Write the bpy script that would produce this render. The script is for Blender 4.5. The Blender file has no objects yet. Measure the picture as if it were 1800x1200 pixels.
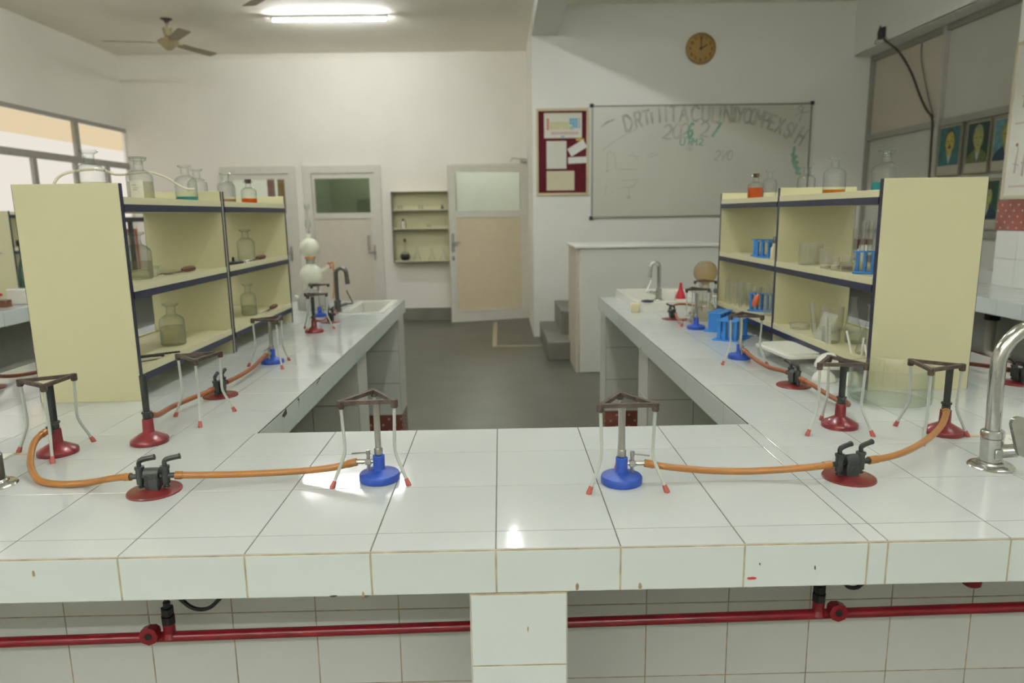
import bpy, bmesh, math, random
from math import sin, cos, pi, radians
from mathutils import Matrix, Vector
random.seed(7)
S = bpy.context.scene
COL = S.collection

# ------------------------------------------------------------------ camera, world, exposure
cam = bpy.data.cameras.new('camera')
camo = bpy.data.objects.new('camera', cam); COL.objects.link(camo)
cam.sensor_width = 36.0
cam.lens = 24.561
cam.clip_start = 0.05
cam.dof.use_dof = True
cam.dof.focus_distance = 1.5
cam.dof.aperture_fstop = 4.0
_p, _y, _r = 0.1808, 0.01412, -0.01433
F = Vector((sin(_y)*cos(_p), cos(_y)*cos(_p), -sin(_p)))
R0 = Vector((cos(_y), -sin(_y), 0)); U0 = R0.cross(F)
R = cos(_r)*R0 + sin(_r)*U0; U = cos(_r)*U0 - sin(_r)*R0
m = Matrix((R, U, -F)).transposed().to_4x4()
m.translation = (0.0159, -1.0384, 1.4067)
camo.matrix_world = m
S.camera = camo

w = bpy.data.worlds.new('world'); S.world = w; w.use_nodes = True
bg = w.node_tree.nodes['Background']
bg.inputs[0].default_value = (1.0, 0.95, 0.86, 1); bg.inputs[1].default_value = 1.0
S.view_settings.view_transform = 'Standard'
S.view_settings.look = 'None'
S.view_settings.gamma = 1.0
S.view_settings.use_curve_mapping = False
S.view_settings.exposure = -0.04
S.cycles.transparent_max_bounces = 32
S.cycles.max_bounces = 10
S.cycles.diffuse_bounces = 6
S.cycles.use_denoising = True
TUBE_COL = (0.985, 0.995, 1.0)
TUBE_POWER = {'A': 165.0, 'B': 290.0, 'C': 205.0, 'D': 90.0, 'E': 650.0, 'F': 90.0, 'G': 90.0, 'H': 200.0, 'I': 135.0, 'J': 120.0}
WINDOW_POWER = .86

# ------------------------------------------------------------------ materials
def lin(c):
    return tuple((v/12.92 if v <= .04045 else ((v+.055)/1.055)**2.4) for v in c)
def rgb(r, g, b): return lin((r/255, g/255, b/255))
MATS = {}
def mat(name, col, rough=.5, metal=0.0, var=.05, scale=12.0, bump=0.0, bscale=60.0, rnd=0.0, spec=.5, coat=0.0, emit=None, alpha=None):
    if name in MATS: return MATS[name]
    ma = bpy.data.materials.new(name); ma.use_nodes = True
    nt = ma.node_tree; b = nt.nodes['Principled BSDF']
    tc = nt.nodes.new('ShaderNodeTexCoord')
    no = nt.nodes.new('ShaderNodeTexNoise'); no.inputs['Scale'].default_value = scale; no.inputs['Detail'].default_value = 4
    nt.links.new(tc.outputs['Object'], no.inputs['Vector'])
    mr = nt.nodes.new('ShaderNodeMapRange'); mr.inputs[1].default_value = .3; mr.inputs[2].default_value = .7
    mr.inputs[3].default_value = 1-var; mr.inputs[4].default_value = 1+var
    nt.links.new(no.outputs['Fac'], mr.inputs[0])
    fac = mr.outputs[0]
    if rnd:
        oi = nt.nodes.new('ShaderNodeObjectInfo')
        m2 = nt.nodes.new('ShaderNodeMapRange'); m2.inputs[3].default_value = 1-rnd; m2.inputs[4].default_value = 1+rnd
        nt.links.new(oi.outputs['Random'], m2.inputs[0])
        mu = nt.nodes.new('ShaderNodeMath'); mu.operation = 'MULTIPLY'
        nt.links.new(fac, mu.inputs[0]); nt.links.new(m2.outputs[0], mu.inputs[1]); fac = mu.outputs[0]
    vm = nt.nodes.new('ShaderNodeVectorMath'); vm.operation = 'SCALE'
    vm.inputs[0].default_value = col; nt.links.new(fac, vm.inputs['Scale'])
    nt.links.new(vm.outputs[0], b.inputs['Base Color'])
    b.inputs['Roughness'].default_value = rough; b.inputs['Metallic'].default_value = metal
    b.inputs['Specular IOR Level'].default_value = spec
    b.inputs['Coat Weight'].default_value = coat
    if bump:
        n2 = nt.nodes.new('ShaderNodeTexNoise'); n2.inputs['Scale'].default_value = bscale
        nt.links.new(tc.outputs['Object'], n2.inputs['Vector'])
        bp = nt.nodes.new('ShaderNodeBump'); bp.inputs['Strength'].default_value = bump; bp.inputs['Distance'].default_value = .01
        nt.links.new(n2.outputs['Fac'], bp.inputs['Height']); nt.links.new(bp.outputs[0], b.inputs['Normal'])
    if emit:
        b.inputs['Emission Color'].default_value = (*emit[0], 1); b.inputs['Emission Strength'].default_value = emit[1]
    MATS[name] = ma
    return ma

def glass(name, tint=(.96, .98, .97), edge=(.55, .63, .58), rough=.03, gloss=1.0, haze=0.0):
    if name in MATS: return MATS[name]
    ma = bpy.data.materials.new(name); ma.use_nodes = True
    nt = ma.node_tree; nt.nodes.clear()
    out = nt.nodes.new('ShaderNodeOutputMaterial')
    lw = nt.nodes.new('ShaderNodeLayerWeight'); lw.inputs['Blend'].default_value = .35
    pw = nt.nodes.new('ShaderNodeMath'); pw.operation = 'POWER'; pw.inputs[1].default_value = 1.6
    nt.links.new(lw.outputs['Facing'], pw.inputs[0])
    mx = nt.nodes.new('ShaderNodeMix'); mx.data_type = 'RGBA'
    mx.inputs[6].default_value = (*tint, 1); mx.inputs[7].default_value = (*edge, 1)
    nt.links.new(pw.outputs[0], mx.inputs[0])
    tr = nt.nodes.new('ShaderNodeBsdfTransparent'); nt.links.new(mx.outputs[2], tr.inputs[0])
    gl = nt.nodes.new('ShaderNodeBsdfGlossy'); gl.inputs['Roughness'].default_value = rough
    gl.inputs[0].default_value = (gloss, gloss, gloss, 1)
    p4 = nt.nodes.new('ShaderNodeMath'); p4.operation = 'POWER'; p4.inputs[1].default_value = 4.0
    l2 = nt.nodes.new('ShaderNodeLayerWeight'); l2.inputs['Blend'].default_value = .5
    nt.links.new(l2.outputs['Facing'], p4.inputs[0])
    fr = nt.nodes.new('ShaderNodeMapRange'); fr.inputs[3].default_value = .045; fr.inputs[4].default_value = .55
    nt.links.new(p4.outputs[0], fr.inputs[0])
    ms = nt.nodes.new('ShaderNodeMixShader')
    nt.links.new(fr.outputs[0], ms.inputs[0]); nt.links.new(tr.outputs[0], ms.inputs[1]); nt.links.new(gl.outputs[0], ms.inputs[2])
    last = ms
    if haze:
        df = nt.nodes.new('ShaderNodeBsdfDiffuse'); df.inputs[0].default_value = (.8, .82, .78, 1)
        m2 = nt.nodes.new('ShaderNodeMixShader'); m2.inputs[0].default_value = haze
        nt.links.new(ms.outputs[0], m2.inputs[1]); nt.links.new(df.outputs[0], m2.inputs[2]); last = m2
    nt.links.new(last.outputs[0], out.inputs[0])
    MATS[name] = ma
    return ma

def liquid(name, col, tr=.45):
    if name in MATS: return MATS[name]
    ma = bpy.data.materials.new(name); ma.use_nodes = True
    nt = ma.node_tree; nt.nodes.clear()
    out = nt.nodes.new('ShaderNodeOutputMaterial')
    d = nt.nodes.new('ShaderNodeBsdfDiffuse'); d.inputs[0].default_value = (*col, 1)
    t = nt.nodes.new('ShaderNodeBsdfTransparent'); t.inputs[0].default_value = (*[min(1, c*1.25+.05) for c in col], 1)
    l = nt.nodes.new('ShaderNodeBsdfTranslucent'); l.inputs[0].default_value = (*col, 1)
    a = nt.nodes.new('ShaderNodeMixShader'); a.inputs[0].default_value = .5
    nt.links.new(d.outputs[0], a.inputs[1]); nt.links.new(l.outputs[0], a.inputs[2])
    b = nt.nodes.new('ShaderNodeMixShader'); b.inputs[0].default_value = tr
    nt.links.new(a.outputs[0], b.inputs[1]); nt.links.new(t.outputs[0], b.inputs[2])
    nt.links.new(b.outputs[0], out.inputs[0])
    MATS[name] = ma
    return ma

def emitter(name, col, strength):
    if name in MATS: return MATS[name]
    ma = bpy.data.materials.new(name); ma.use_nodes = True
    nt = ma.node_tree; nt.nodes.clear()
    out = nt.nodes.new('ShaderNodeOutputMaterial'); e = nt.nodes.new('ShaderNodeEmission')
    e.inputs[0].default_value = (*col, 1); e.inputs[1].default_value = strength
    nt.links.new(e.outputs[0], out.inputs[0]); MATS[name] = ma
    return ma

tileM = mat('glazed_white_tile', (.51, .545, .535), .07, var=.015, scale=3, rnd=.02, bump=.03, bscale=9)
tileS = mat('glazed_side_tile', (.61, .675, .655), .16, var=.015, scale=3, rnd=.02, bump=.03, bscale=9)
tileW = mat('glazed_wall_tile', (.65, .675, .625), .2, var=.02, scale=3, rnd=.025, bump=.03, bscale=9)
groutD = mat('grey_grout', (.11, .105, .09), .9, var=.3, scale=25)
groutT = mat('tan_grout', (.38, .32, .21), .9, var=.35, scale=30)
wallM = mat('painted_white_wall', (.78, .76, .685), .65, var=.02, scale=2, bump=.02, bscale=90)
wallG = mat('painted_grey_white_wall', (.72, .73, .67), .6, var=.02, scale=2, bump=.02, bscale=90)
ceilM = mat('painted_ceiling', (.87, .85, .745), .8, var=.025, scale=1.5)
floorM = mat('polished_concrete', (.096, .097, .074), .34, var=.16, scale=2.6, bump=.02, bscale=14)
stepM = mat('grey_cement_step', (.17, .165, .135), .45, var=.12, scale=4)
cream = mat('cream_laminate', (.59, .57, .365), .42, var=.02, scale=2)
navy = mat('navy_edge_strip', (.012, .016, .04), .4, var=.35, scale=18)
deskM = mat('pale_grey_laminate', (.60, .62, .56), .45, var=.02, scale=2)
steelP = mat('grey_painted_steel', (.44, .475, .44), .4, var=.03)
iron = mat('rusty_cast_iron', (.070, .050, .038), .6, .3, var=.4, scale=60, bump=.25, bscale=120)
redE = mat('red_enamel', (.15, .010, .015), .3, var=.25, scale=30, coat=.2)
redD = mat('dark_red_enamel', (.145, .016, .016), .28, var=.25, scale=30, coat=.2)
redP = mat('red_pipe_paint', (.21, .008, .014), .3, var=.2, scale=25, coat=.2)
blueE = mat('blue_enamel', (.018, .065, .36), .4, var=.15, scale=40, bump=.12, bscale=160)
blueD = mat('deep_blue_enamel', (.02, .035, .24), .4, var=.15, scale=40)
blackM = mat('black_metal', (.018, .021, .019), .45, .2, var=.3, scale=40)
darkG = mat('dark_grey_metal', (.035, .042, .038), .45, .3, var=.3, scale=40)
steel = mat('worn_steel', (.42, .41, .37), .28, 1.0, var=.12, scale=30)
chrome = mat('worn_chrome', (.50, .51, .48), .2, 1.0, var=.12, scale=35, bump=.05, bscale=60)
gunm = mat('dull_gunmetal', (.14, .14, .13), .3, .9, var=.15, scale=35)
redR = mat('red_rubber', (.36, .085, .07), .6, var=.15)
brownR = mat('brown_rubber', (.30, .12, .08), .65, var=.15)
plastB = mat('bright_blue_plastic', (.035, .22, .62), .38, var=.05)
plastR = mat('red_plastic', (.45, .01, .025), .4, var=.08)
blackP = mat('black_rubber', (.012, .014, .013), .5, var=.2)
porc = mat('white_porcelain', (.72, .73, .66), .12, var=.02)
whiteP = mat('white_translucent_plastic', (.70, .71, .65), .35, var=.03)
frostW = mat('frosted_white_glass', (.66, .68, .55), .3, var=.04, scale=8)
greyGl = mat('grey_tinted_glass', (.30, .305, .28), .25, var=.2, scale=5)
wood = mat('brown_wood', (.12, .05, .025), .5, var=.3, scale=30)
cork = mat('brown_cork', (.07, .05, .03), .8, var=.3, scale=60)
paper = mat('white_paper', (.62, .62, .54), .8, var=.03)
creamP = mat('cream_paper', (.58, .54, .38), .8, var=.03)
maroon = mat('maroon_felt', (.085, .004, .010), .95, var=.2, scale=60)
alum = mat('aluminium_frame', (.36, .36, .32), .4, .6, var=.04)
doorF = mat('grey_cream_door_frame', (.62, .61, .53), .5, var=.03)
doorP = mat('greige_door_panel', (.60, .56, .46), .6, var=.03)
doorP3 = mat('tan_door_panel', (.63, .55, .39), .6, var=.03)
boardM = mat('white_board_face', (.53, .53, .455), .3, var=.03, scale=2)
mark = mat('grey_marker', (.385, .38, .315), .6, var=.25, scale=9)
markT = mat('teal_marker', (.19, .35, .26), .6, var=.2, scale=9)
markF = mat('faded_marker', (.41, .41, .34), .6, var=.15, scale=9)
clear = glass('clear_glass', (.965, .975, .965), (.50, .54, .49), haze=.05)
clearB = glass('bottle_glass', (.95, .965, .95), (.31, .38, .34))
paneG = glass('window_glass', (.86, .90, .86), (.6, .66, .6), gloss=.8)
troughG = glass('trough_glass', (.98, .985, .97), (.50, .60, .52))
dustG = glass('dusty_glass', (.95, .95, .92), (.74, .75, .70), haze=.09)
plastC = glass('clear_plastic', (.93, .94, .92), (.6, .62, .58), rough=.15, haze=.18)
amberG = glass('amber_glass', (.80, .66, .44), (.46, .31, .15), haze=.08)
def hose_mat():
    ma = mat('amber_braided_hose', (.36, .135, .022), .35, var=.1, scale=20)
    nt = ma.node_tree; b = nt.nodes['Principled BSDF']
    tc = nt.nodes.new('ShaderNodeTexCoord'); wv = nt.nodes.new('ShaderNodeTexChecker'); wv.inputs['Scale'].default_value = 260
    wv.inputs[1].default_value = (.36, .125, .018, 1); wv.inputs[2].default_value = (.30, .15, .035, 1)
    nt.links.new(tc.outputs['Object'], wv.inputs['Vector'])
    nt.links.new(wv.outputs[0], b.inputs['Base Color'])
    b.inputs['Coat Weight'].default_value = .3
    return ma
hoseM = hose_mat()
hoseR = mat('rust_orange_hose', (.24, .07, .018), .45, var=.12, scale=20)
hoseD = mat('dark_red_hose', (.16, .045, .025), .5, var=.12, scale=20)
def dots_mat():
    ma = mat('red_dotted_tile', (.25, .085, .065), .25, var=.3, scale=4)
    nt = ma.node_tree; b = nt.nodes['Principled BSDF']
    src = b.inputs['Base Color'].links[0].from_socket
    tc = nt.nodes.new('ShaderNodeTexCoord'); sx = nt.nodes.new('ShaderNodeSeparateXYZ')
    nt.links.new(tc.outputs['Object'], sx.inputs[0])
    def mth(op, a, b=None):
        n = nt.nodes.new('ShaderNodeMath'); n.operation = op
        for k, v in enumerate((a, b)):
            if v is None: continue
            if isinstance(v, float): n.inputs[k].default_value = v
            else: nt.links.new(v, n.inputs[k])
        return n.outputs[0]
    u = mth('ADD', sx.outputs[0], sx.outputs[2]); v = sx.outputs[1]; k = 2*pi/.075
    a = mth('COSINE', mth('MULTIPLY', mth('ADD', u, v), k)); b2 = mth('COSINE', mth('MULTIPLY', mth('SUBTRACT', u, v), k))
    lt = mth('GREATER_THAN', mth('ADD', a, b2), 1.72)
    class _L: outputs = [lt]
    lt = _L
    mx = nt.nodes.new('ShaderNodeMix'); mx.data_type = 'RGBA'
    nt.links.new(lt.outputs[0], mx.inputs[0]); nt.links.new(src, mx.inputs[6]); mx.inputs[7].default_value = (.55, .42, .36, 1)
    nt.links.new(mx.outputs[2], b.inputs['Base Color'])
    return ma
dotsM = dots_mat()

# ------------------------------------------------------------------ mesh builder
class MB:
    def __init__(s): s.v = []; s.f = []; s.mi = []
    def add(s, vs, fs, m=0):
        n = len(s.v); s.v += [tuple(v) for v in vs]
        s.f += [tuple(i+n for i in f) for f in fs]; s.mi += [m]*len(fs); return s
    def box(s, x0, y0, z0, x1, y1, z1, m=0):
        if x0 > x1: x0, x1 = x1, x0
        if y0 > y1: y0, y1 = y1, y0
        if z0 > z1: z0, z1 = z1, z0
        v = [(x0,y0,z0),(x1,y0,z0),(x1,y1,z0),(x0,y1,z0),(x0,y0,z1),(x1,y0,z1),(x1,y1,z1),(x0,y1,z1)]
        return s.add(v, [(3,2,1,0),(4,5,6,7),(0,1,5,4),(1,2,6,5),(2,3,7,6),(3,0,4,7)], m)
    def bbox(s, x0, y0, z0, x1, y1, z1, b=.002, m=0):      # box with chamfered edges
        if x0 > x1: x0, x1 = x1, x0
        if y0 > y1: y0, y1 = y1, y0
        if z0 > z1: z0, z1 = z1, z0
        bm = bmesh.new(); bmesh.ops.create_cube(bm, size=1)
        for v in bm.verts:
            v.co = Vector(((x0+x1)/2+v.co.x*(x1-x0), (y0+y1)/2+v.co.y*(y1-y0), (z0+z1)/2+v.co.z*(z1-z0)))
        bmesh.ops.bevel(bm, geom=bm.edges[:], offset=b, segments=1, affect='EDGES')
        bm.verts.index_update()
        s.add([v.co.copy() for v in bm.verts], [[v.index for v in f.verts] for f in bm.faces], m); bm.free(); return s
    def lathe(s, prof, c=(0,0,0), seg=20, m=0, caps=True, R=None):
        vs = []; fs = []; rings = []
        for r, z in prof:
            if r < 1e-6: rings.append([len(vs)]); vs.append((0,0,z))
            else:
                rings.append(list(range(len(vs), len(vs)+seg)))
                vs += [(r*cos(2*pi*i/seg), r*sin(2*pi*i/seg), z) for i in range(seg)]
        for a, b in zip(rings, rings[1:]):
            if len(a) == 1 and len(b) == 1: continue
            for i in range(seg):
                j = (i+1) % seg
                if len(a) == 1: fs.append((a[0], b[j], b[i]))
                elif len(b) == 1: fs.append((a[i], a[j], b[0]))
                else: fs.append((a[i], a[j], b[j], b[i]))
        if caps:
            if len(rings[0]) > 1: fs.append(tuple(reversed(rings[0])))
            if len(rings[-1]) > 1: fs.append(tuple(rings[-1]))
        c = Vector(c)
        vs = [(Vector(v) if R is None else R @ Vector(v)) + c for v in vs]
        return s.add(vs, fs, m)
    def cyl(s, a, b, r, seg=12, m=0, r2=None):
        a = Vector(a); b = Vector(b); d = b-a
        q = Vector((0,0,1)).rotation_difference(d.normalized()).to_matrix()
        return s.lathe([(r, 0), (r if r2 is None else r2, d.length)], a, seg, m, True, q)
    def tube(s, pts, r, seg=8, m=0, closed=False):
        pts = [Vector(p) for p in pts]; n = len(pts)
        rs = r if isinstance(r, (list, tuple)) else [r]*n
        T = []
        for i in range(n):
            if closed: t = pts[(i+1) % n]-pts[i-1]
            else: t = pts[min(i+1, n-1)]-pts[max(i-1, 0)]
            T.append(t.normalized())
        N = T[0].orthogonal().normalized(); vs = []; fs = []
        for i in range(n):
            if i: N = (T[i-1].rotation_difference(T[i]) @ N)
            N = (N-T[i]*N.dot(T[i])).normalized(); B = T[i].cross(N)
            vs += [pts[i]+rs[i]*(cos(2*pi*k/seg)*N+sin(2*pi*k/seg)*B) for k in range(seg)]
        for i in range(n if closed else n-1):
            j = (i+1) % n
            for k in range(seg):
                l = (k+1) % seg
                fs.append((i*seg+k, i*seg+l, j*seg+l, j*seg+k))
        if not closed:
            fs.append(tuple(reversed(range(seg)))); fs.append(tuple(range((n-1)*seg, n*seg)))
        return s.add(vs, fs, m)
    def prism(s, poly, a, b, axis='z', m=0):                # extrude a 2-D outline between two levels
        def P(u, v, t): return (u, v, t) if axis == 'z' else ((u, t, v) if axis == 'y' else (t, u, v))
        n = len(poly)
        vs = [P(u, v, a) for u, v in poly]+[P(u, v, b) for u, v in poly]
        fs = [tuple(reversed(range(n))), tuple(range(n, 2*n))]+[(i, (i+1) % n, n+(i+1) % n, n+i) for i in range(n)]
        return s.add(vs, fs, m)
    def xf(s, M): s.v = [tuple(M @ Vector(v)) for v in s.v]; return s
def mesh(name, mb, mats, smooth=True):
    me = bpy.data.meshes.new(name); me.from_pydata(mb.v, [], mb.f)
    bm = bmesh.new(); bm.from_mesh(me); bmesh.ops.recalc_face_normals(bm, faces=bm.faces); bm.to_mesh(me); bm.free()
    for ma in (mats if isinstance(mats, (list, tuple)) else [mats]): me.materials.append(ma)
    me.polygons.foreach_set('material_index', mb.mi)
    me.polygons.foreach_set('use_smooth', [True]*len(me.polygons))
    me.set_sharp_from_angle(angle=radians(38))
    return me
def obj(name, mb, mats, parent=None, loc=None, rotz=0):
    o = bpy.data.objects.new(name, mesh(name, mb, mats) if isinstance(mb, MB) else mb)
    COL.objects.link(o)
    if parent: o.parent = parent
    if loc: o.location = loc
    if rotz: o.rotation_euler.z = rotz
    return o
def tag(o, label, cat, group=None):
    o['label'] = label; o['category'] = cat
    if group: o['group'] = group
    return o
def thing(name, label, cat, loc=(0,0,0), rotz=0, group=None):
    o = bpy.data.objects.new(name, None); COL.objects.link(o)
    o.empty_display_size = .05; o.location = loc; o.rotation_euler.z = rotz
    return tag(o, label, cat, group)
def struct(name, mb, mats, parent=None):
    o = obj(name, mb, mats, parent)
    if parent is None: o['kind'] = 'structure'
    return o
def root(name, loc=(0,0,0), rotz=0):
    o = bpy.data.objects.new(name, None); COL.objects.link(o); o.location = loc; o.rotation_euler.z = rotz
    o['kind'] = 'structure'; return o
def dup(r, loc, rotz, label, group=None):
    n = r.copy(); COL.objects.link(n); n.location = loc; n.rotation_euler.z = rotz; n['label'] = label
    if group: n['group'] = group
    for ch in list(r.children):
        c = ch.copy(); COL.objects.link(c); c.parent = n
        for g in list(ch.children):
            d = g.copy(); COL.objects.link(d); d.parent = c
    return n
def crv(pts, k=6):
    P = [Vector(p) for p in pts]; P = [2*P[0]-P[1]]+P+[2*P[-1]-P[-2]]; out = []
    for i in range(1, len(P)-2):
        a, b, c, d = P[i-1:i+3]
        for j in range(k):
            t = j/k
            out.append(.5*((2*b)+(c-a)*t+(2*a-5*b+4*c-d)*t*t+(3*b-a-3*c+d)*t**3))
    out.append(P[-2]); return out
def arc(c, r, a0, a1, n, plane='xz'):
    o = []
    for i in range(n+1):
        a = a0+(a1-a0)*i/n; u, v = r*cos(a), r*sin(a)
        o.append((c[0]+u, c[1], c[2]+v) if plane == 'xz' else (c[0]+u, c[1]+v, c[2]))
    return o

# ------------------------------------------------------------------ room shell
BZ = .88                # bench top
YB, YF = 8.45, 6.95     # rear wall on the left, board wall on the right
XL, XR, YN = -4.83, 3.9, -2.5
ZL, ZR, XM = 3.46, 3.60, .385
struct('floor', MB().box(XL-.1, YN-.1, -.1, 4.3, 11.2, 0), floorM)
struct('ceiling', MB().box(XL-.1, YN-.1, ZL, XM, YB+.0, ZL+.12), ceilM)
struct('ceiling', MB().box(XM, YN-.1, ZR, 4.3, YF, ZR+.12), ceilM)
struct('trim_1', MB().box(XM, YN, 3.29, .66, YF, ZR), wallG)                     # beam between the two bays
struct('wall_front', MB().box(XM, YF, 0, 4.3, YF+.16, ZR+.1), wallG)             # wall that carries the white board
struct('wall_return', MB().box(XM, YF+.16, 0, XM+.12, YB+.2, ZR), wallM)
# rear wall with three openings
mb = MB()
D1, D2, D3 = (-3.60, -2.70), (-2.515, -1.585), (-.60, XM)
xs = [XL-.1, D1[0], D1[1], D2[0], D2[1], D3[0], XM]
for i in (0, 2, 4): mb.box(xs[i], YB, 0, xs[i+1], YB+.15, 2.02)
mb.box(XL-.1, YB, 2.02, XM, YB+.15, ZL+.1)
struct('wall_back', mb, wallM)
struct('baseboard_back', MB().box(D2[1], YB-.012, 0, D3[0], YB, .16), stepM)
struct('wall_rear', MB().box(XL-.1, YN-.12, 0, 4.3, YN, ZR+.1), wallM)
# room beyond the doors
struct('wall_corridor', MB().box(XL-.1, 11.0, 0, XM, 11.1, 3.0).box(XL-.1, YB+.15, 2.6, XM, 11.0, 2.7), wallM)
struct('wall_passage', MB().box(-2.72, YB+.2, 0, -2.64, 11, 2.6).box(-1.25, YB+.2, 0, -1.17, 11, 2.6), mat('green_wall_paint', (.27, .33, .20), .7))
struct('wall_passage', MB().box(-2.64, 10.2, 0, -1.25, 10.26, 2.6), mat('olive_wall_paint', (.23, .27, .145), .7))
# left wall with the window band
mb = MB(); W0, W1 = .2, 8.41
mb.box(XL-.1, YN, 0, XL, YB, 1.0).box(XL-.1, YN, 2.55, XL, YB, ZL).box(XL-.1, YN, 1.0, XL, W0, 2.55).box(XL-.1, W1, 1.0, XL, YB, 2.55)
struct('wall_left', mb, wallM)
# right wall with the window recess, tiled pillar nearer
mb = MB()
mb.box(XR, YN, 3.04, 4.3, YF, ZR+.02)
mb.box(XR, 3.72, 0, 4.3, YF, .9)
mb.box(4.15, 3.6, .9, 4.3, YF, 3.04)
struct('wall_right', mb, wallG)
struct('wall_pillar', MB().box(3.4, YN, 0, 4.3, 3.72, 3.04).box(3.4, YN, 3.04, 3.9, 3.72, ZR+.02), wallG)

# window on the left
win = root('window_1')
fr = MB()
fr.box(XL-.02, W0, 2.505, XL+.03, W1, 2.55).box(XL-.02, W0, 2.045, XL+.03, W1, 2.12).box(XL-.02, W0, 1.0, XL+.03, W1, 1.05)
obj('window_frame', fr, alum, win)
for y in (1.4, 2.88, 4.36, 5.84, 7.32): obj('mullion', MB().box(XL-.02, y-.045, 2.12, XL+.03, y+.045, 2.505), alum, win)
for y in (.95, 2.0, 2.8, 3.6, 4.3, 5.05, 5.78, 6.51, 7.24, 7.9): obj('mullion', MB().box(XL-.02, y-.032, 1.05, XL+.03, y+.032, 2.045), alum, win)
winE = emitter('sunlit_frosted_pane', (1.0, .93, .83), WINDOW_POWER)
ys = [W0, 1.4, 2.88, 4.36, 5.84, 7.32, W1]
for a, b in zip(ys, ys[1:]): obj('pane', MB().box(XL-.012, a+.045, 2.12, XL-.006, b-.045, 2.505), winE, win)
ys = [W0, .95, 2.0, 2.8, 3.6, 4.3, 5.05, 5.78, 6.51, 7.24, 7.9, W1]
for a, b in zip(ys, ys[1:]): obj('pane', MB().box(XL-.012, a+.032, 1.05, XL-.006, b-.032, 2.045), winE, win)
# cream strips added to give the top panes a cream upper part
tintM = bpy.data.materials.new('thin_cream_tint'); tintM.use_nodes = True
nt = tintM.node_tree; nt.nodes.clear(); o_ = nt.nodes.new('ShaderNodeOutputMaterial')
tl = nt.nodes.new('ShaderNodeBsdfTranslucent'); tl.inputs[0].default_value = (.92, .82, .62, 1)
tp = nt.nodes.new('ShaderNodeBsdfTransparent'); tp.inputs[0].default_value = (.97, .91, .78, 1)
mx = nt.nodes.new('ShaderNodeMixShader'); mx.inputs[0].default_value = .88
nt.links.new(tl.outputs[0], mx.inputs[1]); nt.links.new(tp.outputs[0], mx.inputs[2]); nt.links.new(mx.outputs[0], o_.inputs[0])
for a, b, s in ((5.84, 7.32, 'left'), (7.32, W1, 'right')):
    tag(obj('pane_tint_strip', MB().box(XL-.004, a+.047, 2.27, XL-.002, b-.047, 2.50), tintM),
        'thin cream strip added to tint the top of the %s upper window pane' % ('wide' if s == 'left' else 'corner'), 'tint strip')

# window on the right
win = root('window_2')
fr = MB()
fr.box(4.09, 3.72, 2.98, 4.15, YF-.05, 3.04).box(4.09, 3.72, 2.145, 4.15, YF-.05, 2.205).box(4.09, 3.72, 1.145, 4.15, YF-.05, 1.19).box(4.088, YF-.05, .9, 4.15, YF, 3.04)
obj('window_frame', fr, alum, win)
for y in (5.64, 4.3): obj('mullion', MB().box(4.08, y-.022, .9, 4.15, y+.022, 3.04), mat('pale_frame', (.45, .44, .39), .4), win)
panM = mat('grey_painted_pane', (.50, .46, .375), .5, var=.05, scale=1.5)
panN = mat('cool_grey_painted_pane', (.50, .50, .435), .5, var=.05, scale=1.5)
for a, b in ((3.72, 4.28), (4.32, 5.618), (5.662, YF-.05)):
    for z0, z1 in ((.9, 1.145), (1.19, 2.145), (2.205, 2.98)):
        obj('pane', MB().box(4.125, a, z0, 4.135, b, z1), panM if (a > 5 and z0 > 2) else panN, win)
struct('trim_2', MB().box(XR, 3.72, 3.035, 4.15, YF, 3.05), wallG)

# pillar tiles on the right
pt = bpy.data.objects['wall_pillar']
for i in range(7):
    for j in range(2):
        y0 = 3.70-.2*(i+1); z0 = .88+.185*j
        obj('tile', MB().bbox(3.380, y0+.001, z0+.001, 3.389, y0+.199, z0+.184, .001), tileW, pt)
for i in range(5):
    y0 = 3.72-.3*(i+1)
    obj('border_tile', MB().bbox(3.382, y0+.001, 1.251, 3.4, y0+.299, 1.45, .001), dotsM, pt)
# poster on the pillar
po = tag(obj('wall_poster', MB().box(3.383, 2.7, 1.46, 3.395, 3.695, 2.44), paper), 'framed pale chart of line drawings on the tiled pillar at the right edge', 'poster')
fm = MB()
fm.box(3.376, 2.7, 1.455, 3.399, 3.68, 1.478).box(3.376, 2.7, 2.425, 3.399, 3.68, 2.445).box(3.376, 3.68, 1.455, 3.399, 3.70, 2.445)
obj('frame', fm, mat('cream_frame', (.5, .46, .33), .5), po)
pr = MB()
for z in (1.53, 1.93): pr.box(3.3822, 2.75, z, 3.383, 3.64, z+.012)
obj('print_line', pr, mat('pink_print', (.50, .40, .37), .8), po)
pr = MB()                                               # faint line drawings of burettes, tubes and flasks
for y, z, h in ((3.60, 1.62, .17), (3.53, 1.60, .24), (3.45, 1.62, .2), (3.58, 2.03, .20), (3.49, 2.0, .26), (3.38, 2.02, .22)):
    pr.tube([(3.3835, y, z), (3.3835, y-.004, z+h*.45), (3.3835, y-.012, z+h)], [.007, .006, .003], 5)
    pr.tube([(3.3835, y-.03, z+h*.3), (3.3835, y+.02, z+h*.36)], .003, 5)
obj('drawing', pr, mat('faint_print', (.33, .29, .27), .8), po)['kind'] = 'stuff'
pr = MB()
for y, z in ((3.602, 1.80), (3.50, 1.66)): pr.cyl((3.384, y, z), (3.382, y, z), .012, 8)
obj('print_dot', pr, mat('red_print', (.30, .12, .09), .8), po)

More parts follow.
